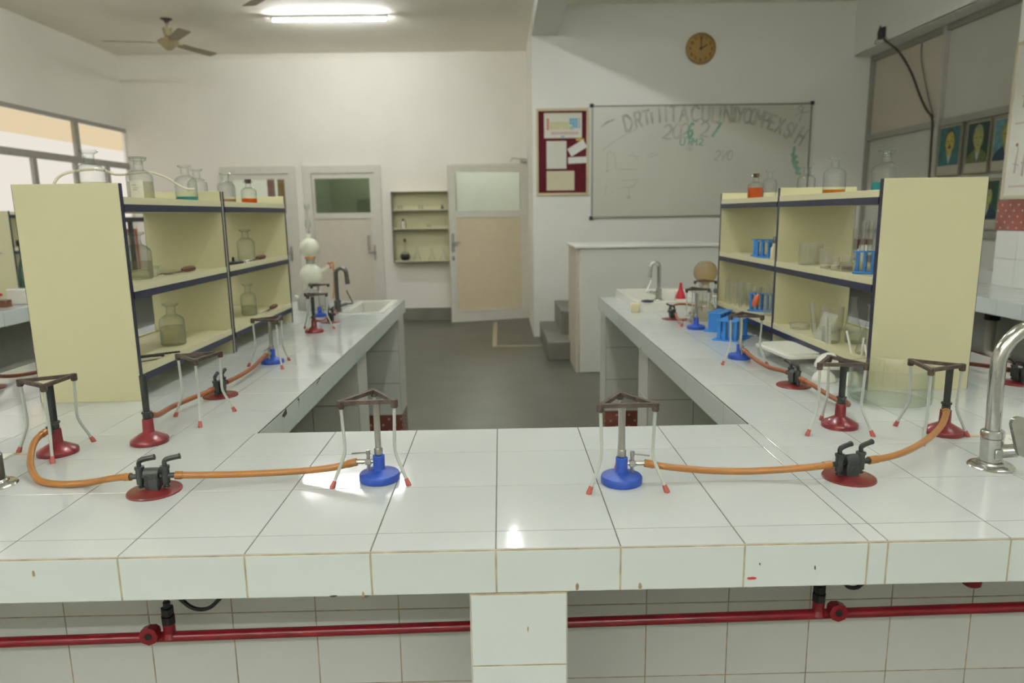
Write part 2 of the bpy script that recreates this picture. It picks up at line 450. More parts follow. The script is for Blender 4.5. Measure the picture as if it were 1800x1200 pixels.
# ------------------------------------------------------------------ doors in the rear wall
def door(name, x0, x1, kind):
    r = root(name); y = YB
    f = MB(); t = .055
    f.box(x0-.05, y-.035, 0, x0+t, y+.1, 2.06).box(x1-t, y-.035, 0, x1+.03, y+.1, 2.06).box(x0+t, y-.035, 1.965, x1-t, y+.1, 2.06)
    obj('door_frame', f, doorF, r)
    l = MB(); a, b = x0+t+.003, x1-t-.003
    l.box(a, y-.015, .01, a+.03, y+.03, 1.963).box(b-.06, y-.015, .01, b, y+.03, 1.963).box(a+.03, y-.014, 1.895, b-.06, y+.029, 1.963)
    l.box(a+.03, y-.014, 1.375, b-.06, y+.029, 1.45).box(a+.03, y-.014, .01, b-.06, y+.029, .12)
    obj('door_rails', l, doorF, r)
    obj('door_panel', MB().box(a+.03, y, .12, b-.06, y+.02, 1.375), doorP, r)
    obj('door_glass', MB().box(a+.03, y+.004, 1.45, b-.06, y+.01, 1.895), paneG, r)
    hd = obj('door_handle', MB().cyl((b-.03, y-.02, .93), (b-.03, y-.05, .93), .012).box(b-.11, y-.055, .92, b-.02, y-.042, .94).box(b-.045, y-.018, .82, b-.015, y-.012, 1.02), steel, r)
    if kind == 2:
        obj('lever_plate', MB().bbox(b-.12, y-.03, .95, b-.09, y-.015, 1.15, .004), alum, r)
    return r
door('door_1', D1[0], D1[1], 1)
door('door_2', D2[0], D2[1], 2)
# things seen through the glass of the doors
tag(obj('notice_sheet', MB().box(-3.15, 9.2, 1.3, -2.9, 9.23, 2.05), mat('mustard_card', (.42, .27, .08), .7)), 'mustard card seen through the glass of the leftmost door', 'notice')
tag(obj('notice_sheet', MB().box(-3.30, 9.22, 1.2, -3.2, 9.25, 2.1), mat('pink_banner', (.45, .22, .22), .7)), 'narrow pink banner seen through the glass of the leftmost door', 'banner')
tag(obj('cabinet', MB().bbox(-2.12, 9.6, 0, -1.4, 10.0, 1.66, .01).box(-2.0, 9.595, .1, -1.75, 9.6, 1.6).box(-1.73, 9.595, .1, -1.45, 9.6, 1.6), mat('dark_olive_steel', (.13, .16, .08), .5)),
    'dark olive cabinet behind the glass of the middle grey door', 'cabinet')
# third door stands a little open, hinged at the board-wall corner
r = root('door_3', (XM-.005, YB-.055, 0), radians(197.0))
Ld = 1.07
obj('door_panel', MB().box(.10, -.01, .14, Ld-.09, .01, 1.37), doorP3, r)
l = MB()
l.box(0, -.02, .012, .10, .02, 2.02).box(Ld-.09, -.02, .012, Ld, .02, 2.02).box(.10, -.02, 1.94, Ld-.09, .02, 2.02).box(.10, -.02, 1.37, Ld-.09, .02, 1.45).box(.10, -.02, .012, Ld-.09, .02, .14)
l.box(.10, -.026, .14, Ld-.09, .026, .155)
obj('door_rails', l, doorF, r)
obj('door_glass', MB().box(.10, -.004, 1.45, Ld-.09, .004, 1.94), paneG, r)
obj('door_handle', MB().bbox(Ld-.06, .02, .93, Ld-.02, .032, 1.17, .004).cyl((Ld-.04, .03, 1.05), (Ld-.04, .07, 1.05), .01).box(Ld-.13, .06, 1.04, Ld-.03, .074, 1.06).bbox(Ld-.055, .02, .82, Ld-.025, .03, .88, .003), alum, r)
obj('keyhole', MB().cyl((Ld-.04, .029, .845), (Ld-.04, .032, .845), .011), blackM, r)
f = MB(); f.box(D3[0]-.02, YB-.02, 0, D3[0]+.04, YB+.1, 2.06).box(XM-.03, YB-.02, 0, XM, YB+.1, 2.06).box(D3[0]+.04, YB-.02, 2.02, XM-.03, YB+.1, 2.06)
struct('trim_3', f, doorF)
dc = thing('door_closer', 'small metal door closer arm above the ajar door', 'door closer', (.27, YB-.06, 2.085))
obj('body', MB().bbox(.02, -.02, -.015, .11, .03, .03, .006), alum, dc)
obj('arm', MB().tube([(.05, -.02, .02), (-.08, -.05, .035), (-.11, -.07, -.01)], .006), steel, dc)

# white step and platform by the board wall
struct('trim_4', MB().bbox(.455, 5.6, 0, .72, YF, .18, .006), stepM)
struct('trim_5', MB().bbox(.625, 6.05, 0, 3.9, YF, .42, .006).box(.645, 6.0, .18, .72, 6.06, .41), stepM)
tag(obj('demonstration_desk', MB().bbox(.70, 5.05, 0, 2.4, 5.75, 1.10, .006).bbox(.655, 5.03, 1.10, 2.42, 5.80, 1.125, .005), deskM),
    'tall pale grey laminate demonstration desk standing before the white board', 'desk')
ds = bpy.data.objects['demonstration_desk']
obj('side_panel', MB().box(.672, 5.06, 0, .699, 5.74, 1.10), mat('beige_edge_board', (.5, .46, .36), .5), ds)
obj('floor_tape', MB().box(-.095, 6.36, .0005, -.045, 8.1, .003).box(-.045, 6.36, .0005, .455, 6.40, .003), mat('cream_floor_tape', (.38, .34, .22), .7))
tag(bpy.data.objects['floor_tape'], 'cream tape corner marked on the grey floor by the ajar door', 'floor tape')

# ------------------------------------------------------------------ tiled benches
TC = {}
def tile_mesh(w, d, ma):
    k = (round(w, 4), round(d, 4), ma.name)
    if k not in TC:
        b = .0005; h = .004; x, y = w/2, d/2
        vs = [(-x,-y,0),(x,-y,0),(x,y,0),(-x,y,0),(-x,-y,h-b),(x,-y,h-b),(x,y,h-b),(-x,y,h-b),(-x+b,-y+b,h),(x-b,-y+b,h),(x-b,y-b,h),(-x+b,y-b,h)]
        fs = [(3,2,1,0)]+[(i,(i+1)%4,4+(i+1)%4,4+i) for i in range(4)]+[(4+i,4+(i+1)%4,8+(i+1)%4,8+i) for i in range(4)]+[(8,9,10,11)]
        TC[k] = mesh('tile', MB().add(vs, fs), ma)
    return TC[k]
GAP = .0010
def tile(parent, name, o, u, v, a0, a1, b0, b1, ma):
    """a tile lying in the plane through o spanned by u, v; the outward normal is u x v"""
    gp_ = GAP if ma is tileM else .0014
    w, d = a1-a0-2*gp_, b1-b0-2*gp_
    if w < .006 or d < .006: return
    u, v, o = Vector(u), Vector(v), Vector(o); n = u.cross(v)
    ob = bpy.data.objects.new(name, tile_mesh(w, d, ma)); COL.objects.link(ob); ob.parent = parent
    M = Matrix((u, v, n)).transposed().to_4x4(); M.translation = o+u*(a0+a1)/2+v*(b0+b1)/2-n*.0028
    ob.matrix_basis = M
def cuts(a, b, first, step):
    o = [a]; x = first
    while x < b-.012:
        if x > a+.012: o.append(x)
        x += step
    return o+[b]
def tile_top(parent, xs, ys, holes=()):
    for x0, x1 in zip(xs, xs[1:]):
        for y0, y1 in zip(ys, ys[1:]):
            rects = [(x0, x1, y0, y1)]
            for hx0, hx1, hy0, hy1 in holes:
                nr = []
                for a0, a1, b0, b1 in rects:
                    c0, c1, d0, d1 = max(a0, hx0), min(a1, hx1), max(b0, hy0), min(b1, hy1)
                    if c0 >= c1 or d0 >= d1: nr.append((a0, a1, b0, b1)); continue
                    nr += [(a0, a1, b0, d0), (a0, a1, d1, b1), (a0, c0, d0, d1), (c1, a1, d0, d1)]
                rects = nr
            for a0, a1, b0, b1 in rects: tile(parent, 'tile', (0, 0, BZ), (1,0,0), (0,1,0), a0, a1, b0, b1, tileM)
ZU = .804
X0, X1 = -.595, .63           # aisle edges of the two arms
# front counter
fb = thing('tiled_counter', 'white tiled front counter across the foreground with red gas pipe below', 'counter')
obj('slab', MB().box(-1.75, .0036, ZU+.002, 1.75, .6335, BZ+.0004), groutD, fb)
obj('apron_mortar', MB().box(-1.75, -.0004, ZU+.001, 1.75, .0035, BZ-.001), groutT, fb)
colx = [-1.75]+[-1.6+.2*i for i in range(12)]+[.6316+.2*i for i in range(6)]+[1.75]
rowy = [0, .063, .263, .463, .634]
tile_top(fb, colx, rowy)
for a, b in zip(colx, colx[1:]): tile(fb, 'apron_tile', (0, 0, 0), (1,0,0), (0,0,1), a, b, ZU, BZ-.0015, tileS)
for a, b in zip(colx, colx[1:]):
    if a >= X0-.02 and b <= X1+.01: tile(fb, 'inner_apron_tile', (0, .634, 0), (-1,0,0), (0,0,1), -b, -a, ZU, BZ-.0015, tileS)
obj('kick_wall', MB().box(-1.75, .5097, 0, 1.75, .62, ZU), groutT, fb)
wx = [-1.75]+[-1.645+.2*i for i in range(17)]+[1.75]
for a, b in zip(wx, wx[1:]):
    for z0, z1 in ((0, .08), (.08, .275), (.275, .472), (.472, .672), (.672, ZU)):
        tile(fb, 'wall_tile', (0, .51, 0), (1,0,0), (0,0,1), a, b, z0, z1, tileW)
obj('pier', MB().box(-.0426, -.0004, 0, .1136, .5095, ZU), groutT, fb)
for z0, z1 in ((.0, .075), (.075, .275), (.275, .475), (.475, .674), (.674, .802)):
    tile(fb, 'pier_tile', (0, 0, 0), (1,0,0), (0,0,1), -.043, .114, z0, z1, tileS)
    for b0, b1 in ((.004, .2), (.2, .4), (.4, .508)):
        tile(fb, 'pier_tile', (.114, 0, 0), (0,1,0), (0,0,1), b0, b1, z0, z1, tileW)
        tile(fb, 'pier_tile', (-.043, 0, 0), (0,-1,0), (0,0,1), -b1, -b0, z0, z1, tileW)
def patch(parent, pts, y, ma, name='stain', axis='y'):
    obj(name, MB().prism(pts, y, y-.0012 if axis == 'y' else y+.0012, axis), ma, parent)
tanS = mat('tan_chip', (.30, .22, .12), .8, var=.3, scale=80)
drk = mat('dark_chip', (.06, .05, .04), .9, var=.3, scale=80)
blob = lambda cx, cz, rx, rz, n=9, sd=0: [(cx+rx*(.7+.5*random.random())*cos(2*pi*i/n), cz+rz*(.7+.5*random.random())*sin(2*pi*i/n)) for i in range(n)]
for cx, cz, rx, rz, ma in ((-.734, .856, .0022, .006, tanS), (.13, .813, .003, .008, tanS), (.232, .812, .003, .006, tanS), (.414, .8215, .009, .0022, mat('red_paint_smear', (.38, .03, .02), .6)),
        (-.215, .807, .002, .006, tanS), (-.21, .804, .004, .0018, drk), (-.262, .806, .006, .0015, drk), (1.02-.06, .818, .004, .008, tanS), (.515, .838, .0012, .004, drk), (.05, .74, .001, .005, tanS), (.425, .846, .0012, .002, drk)):
    patch(fb, blob(cx, cz, rx, rz), -.0012, ma)
# two arms
def arm(sgn, label, hole, chips):
    xi = X0 if sgn < 0 else X1; xo = -1.75 if sgn < 0 else 1.75
    r = thing('tiled_counter', label, 'counter')
    a, b = min(xi, xo), max(xi, xo); YE = 3.36; Y0 = .636
    c = -.0004
    s = MB()
    ai, bi = a+c, b-c
    if hole:
        hx0, hx1, hy0, hy1 = hole
        s.box(ai, Y0, ZU, bi, hy0, BZ-c).box(ai, hy1, ZU, bi, YE-c, BZ-c).box(ai, hy0, ZU, hx0, hy1, BZ-c).box(hx1, hy0, ZU, bi, hy1, BZ-c)
    else: s.box(ai, Y0, ZU, bi, YE-c, BZ-c)
    obj('slab', s, groutD, r)
    if sgn < 0: xs = [-1.75]+[-1.595+.2*i for i in range(6)]
    else: xs = [X1+.2*i for i in range(6)]+[1.75]
    ys = [.634+.2*i for i in range(14)]+[YE]
    tile_top(r, xs, ys, [hole] if hole else [])
    ys2 = [.65]+ys[1:]
    for y0, y1 in zip(ys2, ys2[1:]):
        if sgn < 0:
            tile(r, 'apron_tile', (X0, 0, 0), (0,1,0), (0,0,1), y0, y1, ZU, BZ-.0015, tileS)
            tile(r, 'outer_apron_tile', (-1.75, 0, 0), (0,-1,0), (0,0,1), -y1, -y0, ZU, BZ-.0015, tileS)
        else:
            tile(r, 'apron_tile', (X1, 0, 0), (0,-1,0), (0,0,1), -y1, -y0, ZU, BZ-.0015, tileS)
            tile(r, 'outer_apron_tile', (1.75, 0, 0), (0,1,0), (0,0,1), y0, y1, ZU, BZ-.0015, tileS)
    # transverse walls and the spine below the slab
    xp0, xp1 = (xi-.9, xi-.015) if sgn < 0 else (xi+.015, xi+.9)
    for (p0, p1) in ((1.9, 2.1), (3.12, 3.345)):
        pr_ = obj('pier', MB().box(xp0, p0, .0, xp1, p1, ZU), groutD, r)
        for z0, z1 in ((.2, .4), (.4, .6), (.6, ZU)):
            for k in range(5):
                e0, e1 = (xi-.015-.2*(k+1), xi-.015-.2*k) if sgn < 0 else (xi+.015+.2*k, xi+.015+.2*(k+1))
                tile(pr_, 'tile', (0, p0-.002, 0), (1,0,0), (0,0,1), max(e0, xp0), min(e1, xp1), z0, z1, tileW)
            if sgn < 0: tile(pr_, 'tile', (xp1+.002, 0, 0), (0,1,0), (0,0,1), p0, p1, z0, z1, tileW)
            else: tile(pr_, 'tile', (xp0-.002, 0, 0), (0,-1,0), (0,0,1), -p1, -p0, z0, z1, tileW)
        for k in range(3):
            e0, e1 = (xi-.015-.3*(k+1), xi-.015-.3*k) if sgn < 0 else (xi+.015+.3*k, xi+.015+.3*(k+1))
            tile(pr_, 'border_tile', (0, p0-.002, 0), (1,0,0), (0,0,1), max(e0, xp0), min(e1, xp1), .0, .2, dotsM)
        if sgn < 0: tile(pr_, 'border_tile', (xp1+.002, 0, 0), (0,1,0), (0,0,1), p0, p1, 0, .2, dotsM)
        else: tile(pr_, 'border_tile', (xp0-.002, 0, 0), (0,-1,0), (0,0,1), -p1, -p0, 0, .2, dotsM)
    xq = xi-.58 if sgn < 0 else xi+.58
    sp = obj('spine_wall', MB().box(xq-.06, .63, 0, xq+.06, 3.3, ZU), groutD, r)
    xf_ = xq+.062 if sgn < 0 else xq-.062
    yl = [.65]+[.9+.2*i for i in range(5)]+[1.9], [2.1]+[2.3+.2*i for i in range(4)]+[3.12]
    for L in yl:
        for y0, y1 in zip(L, L[1:]):
            for z0, z1 in ((0, .2), (.2, .4), (.4, .6), (.6, ZU)):
                if sgn < 0: tile(sp, 'tile', (xf_, 0, 0), (0,1,0), (0,0,1), y0, y1, z0, z1, tileW)
                else: tile(sp, 'tile', (xf_, 0, 0), (0,-1,0), (0,0,1), -y1, -y0, z0, z1, tileW)
    for pts in chips: patch(r, pts, xi+(.0002 if sgn < 0 else -.0014), drk, 'chip', 'x')
    return r
chipsL = [[(.825, .868), (.845, .858), (.872, .862), (.868, .884-.006), (.85, .876)], [(.972, .874), (.99, .868), (.985, .845), (.996, .87), (.99, .877)], [(1.19, .865), (1.25, .876), (1.245, .879), (1.2, .872)], [(.70, .849), (.706, .846), (.707, .852)]]
arm(-1, 'left tiled counter arm with chipped dark patches along its aisle edge', (-.85, -.655, 2.78, 3.28), chipsL)
arm(1, 'right tiled counter arm ending in a raised white sink', (.78, 1.10, 2.70, 3.28), [[(1.98, .80+.008), (1.99, .825), (1.995, .808)]])

# side benches along both walls of the room
def side_bench(label, x0, x1, y0, y1, face, hole=None):
    r = thing('side_bench', label, 'bench')
    obj('slab', MB().box(x0+.003, y0, .80, x1-.003, y1, BZ-.002), groutD, r)
    ys = [y0+.2*i for i in range(int((y1-y0)/.2)+1)]
    ys[-1] = y1
    xs = [x0+.23*i for i in range(int((x1-x0)/.23))]+[x1]
    for a, b in zip(ys, ys[1:]):
        for c, d in zip(xs, xs[1:]): tile(r, 'tile', (0, 0, BZ), (1,0,0), (0,1,0), c, d, a, b, tileM)
        if face > 0: tile(r, 'apron_tile', (x1, 0, 0), (0,1,0), (0,0,1), a, b, .79, BZ, tileS)
        else: tile(r, 'apron_tile', (x0, 0, 0), (0,-1,0), (0,0,1), -b, -a, .79, BZ, tileS)
    xb = x1-.45 if face > 0 else x0+.45
    obj('base_wall', MB().box(xb-.04, y0+.1, 0, xb+.04, y1-.1, .80), mat('dull_tile_wall', (.42, .44, .40), .3, var=.05), r)
    for y in (y0+.2, (y0+y1)/2-.9, y1-.35):
        obj('pier', MB().box(xb, y, 0, xb+.4*face, y+.15, .80), tileW, r)
    return r
side_bench('white tiled bench with gas fittings far left beyond the bookcase', -4.1, -2.93, .9, 6.3, 1)
side_bench('white tiled bench built against the right wall below the portraits', 2.86, 3.38, .5, 6.0, -1)

# ------------------------------------------------------------------ open shelf units on the arms
def bookcase(label, xc, y0, ydiv, y1, ztop, dz, double, W=.30, far=1.0):
    r = thing('open_bookcase', label, 'bookcase', (xc, 0, BZ))
    h = ztop-BZ; x = W/2; t = .018
    def panel(ya, yb):
        p = obj('side_panel', MB().bbox(-x+.003, ya, .001, x-.003, yb, h, .001), cream, r)
        obj('edge_strip', MB().box(x-.003, ya+.0004, .001, x-.0022, yb-.0004, h-.0004).box(-x+.0022, ya+.0004, .001, -x+.003, yb-.0004, h-.0004), navy, p)
    panel(y0, y0+t)
    if double:
        panel(ydiv-.014, ydiv); panel(ydiv+.009, ydiv+.023)
        obj('filler', MB().box(-x+.004, ydiv, .001, x-.004, ydiv+.009, h-.004), cream, r)
        d0, d1 = ydiv-.014, ydiv+.023
    else:
        panel(ydiv-.010, ydiv+.010); d0, d1 = ydiv-.010, ydiv+.010
    panel(y1-t, y1)
    for a, b in ((y0+t, d0), (d1, y1-t)):
        for zs in (.058, .300, .548):
            z = zs+dz
            s = obj('shelf', MB().box(-x+.003, a, z, x-.003, b, z+.036), cream, r)
            obj('edge_strip', MB().box(x-.003, a, z-.0005, x, b, z+.0205).box(-x, a, z-.0005, -x+.003, b, z+.0205), navy, s)
            obj('lip', MB().box(x-.003, a, z+.0205, x-.001, b, z+.041).box(x-.012, a, z+.036, x-.003, b, z+.041).box(-x+.001, a, z+.0205, -x+.003, b, z+.041).box(-x+.003, a, z+.036, -x+.012, b, z+.041), cream, s)
    return r
bookcase('cream open bookcase with navy edges on the left counter arm', -1.19, .965, 1.69, 2.485, 1.506, 0, True)
bookcase('cream open bookcase with navy edges on the right counter arm', 1.232, .935, 1.675, 2.395, 1.489, -.010, False)
SL = {'low': BZ+.0945, 'mid': BZ+.3365, 'top': BZ+.5845}
SR = {'low': BZ+.0845, 'mid': BZ+.3265, 'top': BZ+.5745}
bookcase('cream bookcase standing on the far left bench by the window', -3.5, 3.88, 4.3, 4.75, 1.475, 0, False)

# ------------------------------------------------------------------ glassware prototypes
def bottle(label, loc, r, h, liq=None, ll=.3, stopper=None, label_paper=False, group=None, gm=None):
    t = thing('reagent_bottle', label, 'bottle', loc, 0, group)
    p = [(r*.9, .001), (r, .006), (r, h*.56), (r*.93, h*.63), (r*.72, h*.69), (r*.42, h*.735), (r*.37, h*.77), (r*.36, h*.88), (r*.40, h*.92), (r*.62, h*.955), (r*.66, h*.975), (r*.60, h)]
    obj('glass_body', MB().lathe(p, seg=24, caps=False).lathe([(0, .001), (r*.9, .001)], seg=24, caps=False), gm or clearB, t)
    if liq: obj('liquid', MB().lathe([(r*.9, .004), (r*.96, .007), (r*.96, h*ll)], seg=24), liq, t)
    if stopper == 'cork': obj('stopper', MB().lathe([(r*.34, h*.90), (r*.42, h), (r*.46, h*1.06), (r*.40, h*1.08)], seg=12), cork, t)
    elif stopper: obj('stopper', MB().lathe([(r*.30, h*.86), (r*.33, h*.99), (r*.66, h*1.0), (r*.68, h*1.03), (r*.3, h*1.045), (0, h*1.045)], seg=18), clearB, t)
    if label_paper:
        n = 8; a0, a1 = -1.9, -.9
        vs = []; 
        for i in range(n+1):
            a = a0+(a1-a0)*i/n; vs += [((r+.0006)*cos(a), (r+.0006)*sin(a), h*.08), ((r+.0006)*cos(a), (r+.0006)*sin(a), h*.48)]
        pl = obj('paper_label', MB().add(vs, [(2*i, 2*i+2, 2*i+3, 2*i+1) for i in range(n)]), paper, t)
        q = MB()
        for i, (z, a) in enumerate(((.36, -1.55), (.30, -1.42), (.25, -1.5))):
            q.box((r+.001)*cos(a)-.007, (r+.001)*sin(a)-.0006, h*z, (r+.001)*cos(a)+.007, (r+.001)*sin(a), h*z+.0035)
        obj('handwriting', q, mark, pl)
    return t
water = liquid('murky_water', (.64, .64, .56), .88)
teal = liquid('teal_solution', (.01, .42, .45), .35)
orange = liquid('orange_solution', (.70, .17, .01), .35)
amber = liquid('amber_solution', (.65, .28, .01), .4)
brown = liquid('brown_solution', (.16, .09, .03), .4)
zt = SL['top']
bottle('big clear bottle half full of water, on the near end of left bookcase top', (-1.215, 1.142, zt), .041, .148, water, .36)
bottle('clear bottle with white paper label on top of the left bookcase', (-1.185, 1.372, zt), .041, .140, water, .46, True, True)
bottle('clear bottle with a finger of teal solution on left bookcase top', (-1.13, 1.594, zt), .038, .132, teal, .15)
bottle('clear bottle with faint brown residue behind the teal one on left bookcase', (-1.2, 1.86, zt), .038, .138, liquid('pale_residue', (.30, .28, .22), .7), .2)
bottle('slim clear empty bottle near the far end of left bookcase top', (-1.2, 2.16, zt), .038, .138, liquid('tan_residue', (.5, .38, .25), .7), .18)
bottle('small corked bottle of orange solution on left bookcase top', (-1.13, 2.24, zt), .034, .105, orange, .26, 'cork')
zt = SR['top']
bottle('small corked bottle of orange solution on right bookcase top', (1.15, 2.11, zt), .034, .104, orange, .48, 'cork')
bottle('narrow clear bottle beside the orange one on right bookcase top', (1.16, 1.975, zt), .029, .116, None)
bottle('clear empty bottle at the back of right bookcase top', (1.27, 1.87, zt), .035, .126, None)
bottle('clear bottle with shallow amber solution on right bookcase top', (1.15, 1.37, zt), .036, .122, amber, .14)
bottle('big clear bottle with teal solution at near end of right bookcase top', (1.25, 1.235, zt), .040, .132, teal, .26, True)
bottle('clear stoppered bottle part filled, middle shelf of left bookcase near end', (-1.15, 1.235, SL['mid']), .042, .150, water, .38)
bottle('clear bottle on the middle shelf of left bookcase far bay', (-1.125, 2.135, SL['mid']), .038, .138, None)
bottle('clear bottle of murky water on the bottom shelf of left bookcase near bay', (-1.127, 1.373, SL['low']), .041, .146, water, .45)
bottle('small clear bottle on the bottom shelf of left bookcase far bay', (-1.119, 2.095, SL['low']), .034, .142, water, .3)
bottle('dusty clear bottle on the bottom shelf of right bookcase far bay', (1.165, 1.90, SR['low']), .032, .146, None, gm=dustG)

# rubber tubing lying over the left bottles
tag(obj('rubber_tubing', MB().tube(crv([(-1.345, 1.15, SL['top']+.002), (-1.338, 1.16, 1.516), (-1.315, 1.175, 1.545), (-1.268, 1.215, 1.560), (-1.22, 1.22, 1.558), (-1.235, 1.30, 1.552), (-1.24, 1.37, 1.553), (-1.185, 1.43, 1.563), (-1.16, 1.50, 1.550), (-1.14, 1.545, 1.527), (-1.115, 1.556, 1.512), (-1.09, 1.57, 1.51)]), .0042), mat('white_rubber', (.62, .58, .47), .5)),
    'thin white rubber tubing draped across bottles on left bookcase top', 'tubing')

# tongs / test tube holders with wooden handles
def holder(label, a, b, z, open_=.02, handle=True, group=None):
    a = Vector((a[0], a[1], z)); b = Vector((b[0], b[1], z)); d = (b-a); L = d.length
    t = thing('test_tube_holder', label, 'tongs', a, math.atan2(d.y, d.x), group)
    for s in (-1, 1):
        obj('arm', MB().tube(crv([(0, s*open_*.6, .004), (L*.15, s*open_, .004), (L*.35, s*open_*.3, .004), (L*.62, s*.004, .005)], 4), .0022, 6), gunm, t)
    if handle: obj('handle', MB().lathe([(.004, L*.6), (.009, L*.66), (.0105, L*.8), (.009, L*.96), (.005, L)], (0, 0, .011), 10, R=Matrix(((0,0,1),(0,1,0),(-1,0,0)))), wood, t)
    return t
holder('wooden handled test tube holder on left bookcase middle shelf near bay', (-1.14, 1.36), (-1.105, 1.545), SL['mid'])
holder('wooden handled test tube holder on left bookcase middle shelf far bay', (-1.09, 1.99), (-1.085, 2.26), SL['mid'])
holder('wooden handled test tube holder on left bookcase bottom shelf far bay', (-1.075, 2.10), (-1.08, 2.36), SL['low'])
tg = thing('crucible_tongs', 'black iron tongs on left bookcase bottom shelf nearest the end panel', 'tongs', (-1.145, 1.135, SL['low']), .5)
obj('jaw', MB().tube(crv([(-.10, .01, .004), (0, .006, .004), (.09, .014, .005), (.125, .0, .008), (.13, -.012, .01)], 4), .0035, 6), blackM, tg)
obj('jaw', MB().tube(crv([(-.10, -.03, .004), (0, -.028, .006), (.06, -.03, .008), (.085, -.028, .008)], 4), [.003]*8+[.004]*3+[.0065, .006], 6), blackM, tg)
tg2 = thing('wire_gauze', 'thin dark wire loop on left bookcase bottom shelf front', 'wire', (-1.10, 1.085, SL['low']+.003), .5)
obj('wire', MB().tube([(-.07, -.01, 0), (.0, -.015, 0), (.05, .0, 0), (.07, .02, 0)], .002, 6), iron, tg2)
tg3 = thing('clamp_head', 'small dark clamp lying on left bookcase middle shelf far bay', 'clamp', (-1.09, 1.88, SL['mid']), 1.2)
obj('jaw', MB().bbox(-.05, -.012, 0, .05, .012, .012, .003), blackM, tg3); obj('screw', MB().cyl((.0, 0, .01), (.0, 0, .03), .005), blackM, tg3)
cr = MB().lathe([(.012, .0), (.018, .02), (.02, .035), (.017, .033), (.011, .004)], seg=16)
tag(obj('small_beaker', cr, clear, loc=(-1.145, 1.32, SL['mid'])), 'tiny clear beaker beside the bottle on left bookcase middle shelf', 'beaker')

# beakers, flasks, test tubes
def beaker_mesh(r, h): return MB().lathe([(0, .001), (r*.92, .001), (r, .005), (r, h*.95), (r*1.05, h), (r*.99, h*.995), (r*.97, h*.95), (r*.97, .004), (0, .0035)], seg=24, caps=False)
def beaker(label, x, y, z, r, h, group=None, gm=None, name='beaker', cat='beaker'):
    return tag(obj(name, beaker_mesh(r, h), gm or clear, loc=(x, y, z)), label, cat, group)
def flask(label, x, y, z, r, h, group=None, liq=None, gm=None):
    p = [(r*.9, .001), (r, .006), (r*.97, .014), (r*.33, h*.66), (r*.30, h*.72), (r*.30, h*.94), (r*.40, h), (r*.34, h)]
    t = thing('conical_flask', label, 'flask', (x, y, z), 0, group)
    obj('glass_body', MB().lathe(p, seg=24, caps=False).lathe([(0, .001), (r*.9, .001)], seg=24, caps=False), gm or clear, t)
    if liq: obj('liquid', MB().lathe([(r*.88, .003), (r*.93, .008), (r*.62, h*.3)], seg=20), liq, t)
    return t
z = SR['mid']
beaker('tall dusty glass jar at the back left of right bookcase middle shelf', 1.20, 1.585, z, .026, .075, gm=dustG)
beaker('wide clear beaker in the middle of right bookcase middle shelf', 1.145, 1.53, z, .032, .077, gm=dustG)
beaker('clear tumbler standing right of the wide beaker on middle shelf', 1.155, 1.40, z, .022, .066, gm=dustG)
for i, (x, y, r, h, lb) in enumerate(((1.115, 1.318, .018, .048, 'small clear specimen jar, leftmost of the row behind the blue rack'), (1.128, 1.276, .015, .045, 'small jar with white base, second of the row behind blue rack'), (1.15, 1.24, .017, .050, 'small dark based jar, third of the row behind blue rack'))):
    t = thing('specimen_jar', lb, 'jar', (x, y, z), 0, 'small jars on the right middle shelf')
    obj('glass_body', beaker_mesh(r, h), dustG, t)
    obj('contents', MB().lathe([(r*.9, .004), (r*.94, .006), (r*.94, h*(.3 if i != 1 else .38))], seg=16), (paper, paper, wood)[i], t)
def test_tube_m(r, L): return MB().lathe([(0, 0), (r*.6, r*.2), (r, r), (r, L-.004), (r*1.2, L), (r*.95, L), (r*.9, r)], seg=12, caps=False)
def rack(label, x, y, z, rot, L=.17, Wd=.06, H=.078, n=6, group='blue plastic test tube racks', ribs=False):
    t = thing('test_tube_rack', label, 'rack', (x, y, z), rot, group)
    a, b = L/2, Wd/2
    obj('base_plate', MB().bbox(-a, -b, 0, a, b, .007, .001), plastB, t)
    for s in (-1, 1):
        if ribs:
            for q in (-.58, -.2, .2, .58): obj('end_post', MB().bbox(s*(a-.012)-.005, b*(q-.12), .007, s*(a-.012)+.005, b*(q+.12), H-.004, .001), plastB, t)
        else: obj('end_post', MB().bbox(s*(a-.012)-.005, -b*.62, .007, s*(a-.012)+.005, b*.62, H-.004, .001), plastB, t)
    for i in range(1, n):
        xx = -a+.012+(L-.024)*i/n
        obj('divider', MB().bbox(xx-.004, -b*.55, .007, xx+.004, -b*.3, H-.004, .001).bbox(xx-.004, b*.3, .007, xx+.004, b*.55, H-.004, .001), plastB, t)
    top = MB()
    for i in range(n):                                     # top plate with a round hole per tube
        c = -a+.012+(L-.024)*(i+.5)/n; hw = (L-.024)/n/2; hr = min(hw*.72, .010)
        sq = []; ci = []; N = 16
        for k in range(N):
            an = 2*pi*k/N+pi/4; u, v = cos(an), sin(an); q = max(abs(u), abs(v))
            sq.append((c+u/q*hw, v/q*b*.75)); ci.append((c+hr*u, hr*v))
        vs = [(p[0], p[1], H-.004) for p in sq]+[(p[0], p[1], H-.004) for p in ci]+[(p[0], p[1], H) for p in sq]+[(p[0], p[1], H) for p in ci]
        fs = []
        for k in range(N):
            l = (k+1) % N
            fs += [(k, N+k, N+l, l), (2*N+k, 2*N+l, 3*N+l, 3*N+k), (k, l, 2*N+l, 2*N+k), (N+k, 3*N+k, 3*N+l, N+l)]
        top.add(vs, fs)
    top.box(-a, -b*.75, H-.004, -a+.012, b*.75, H).box(a-.012, -b*.75, H-.004, a, b*.75, H)
    obj('top_plate', top, plastB, t)
    return t
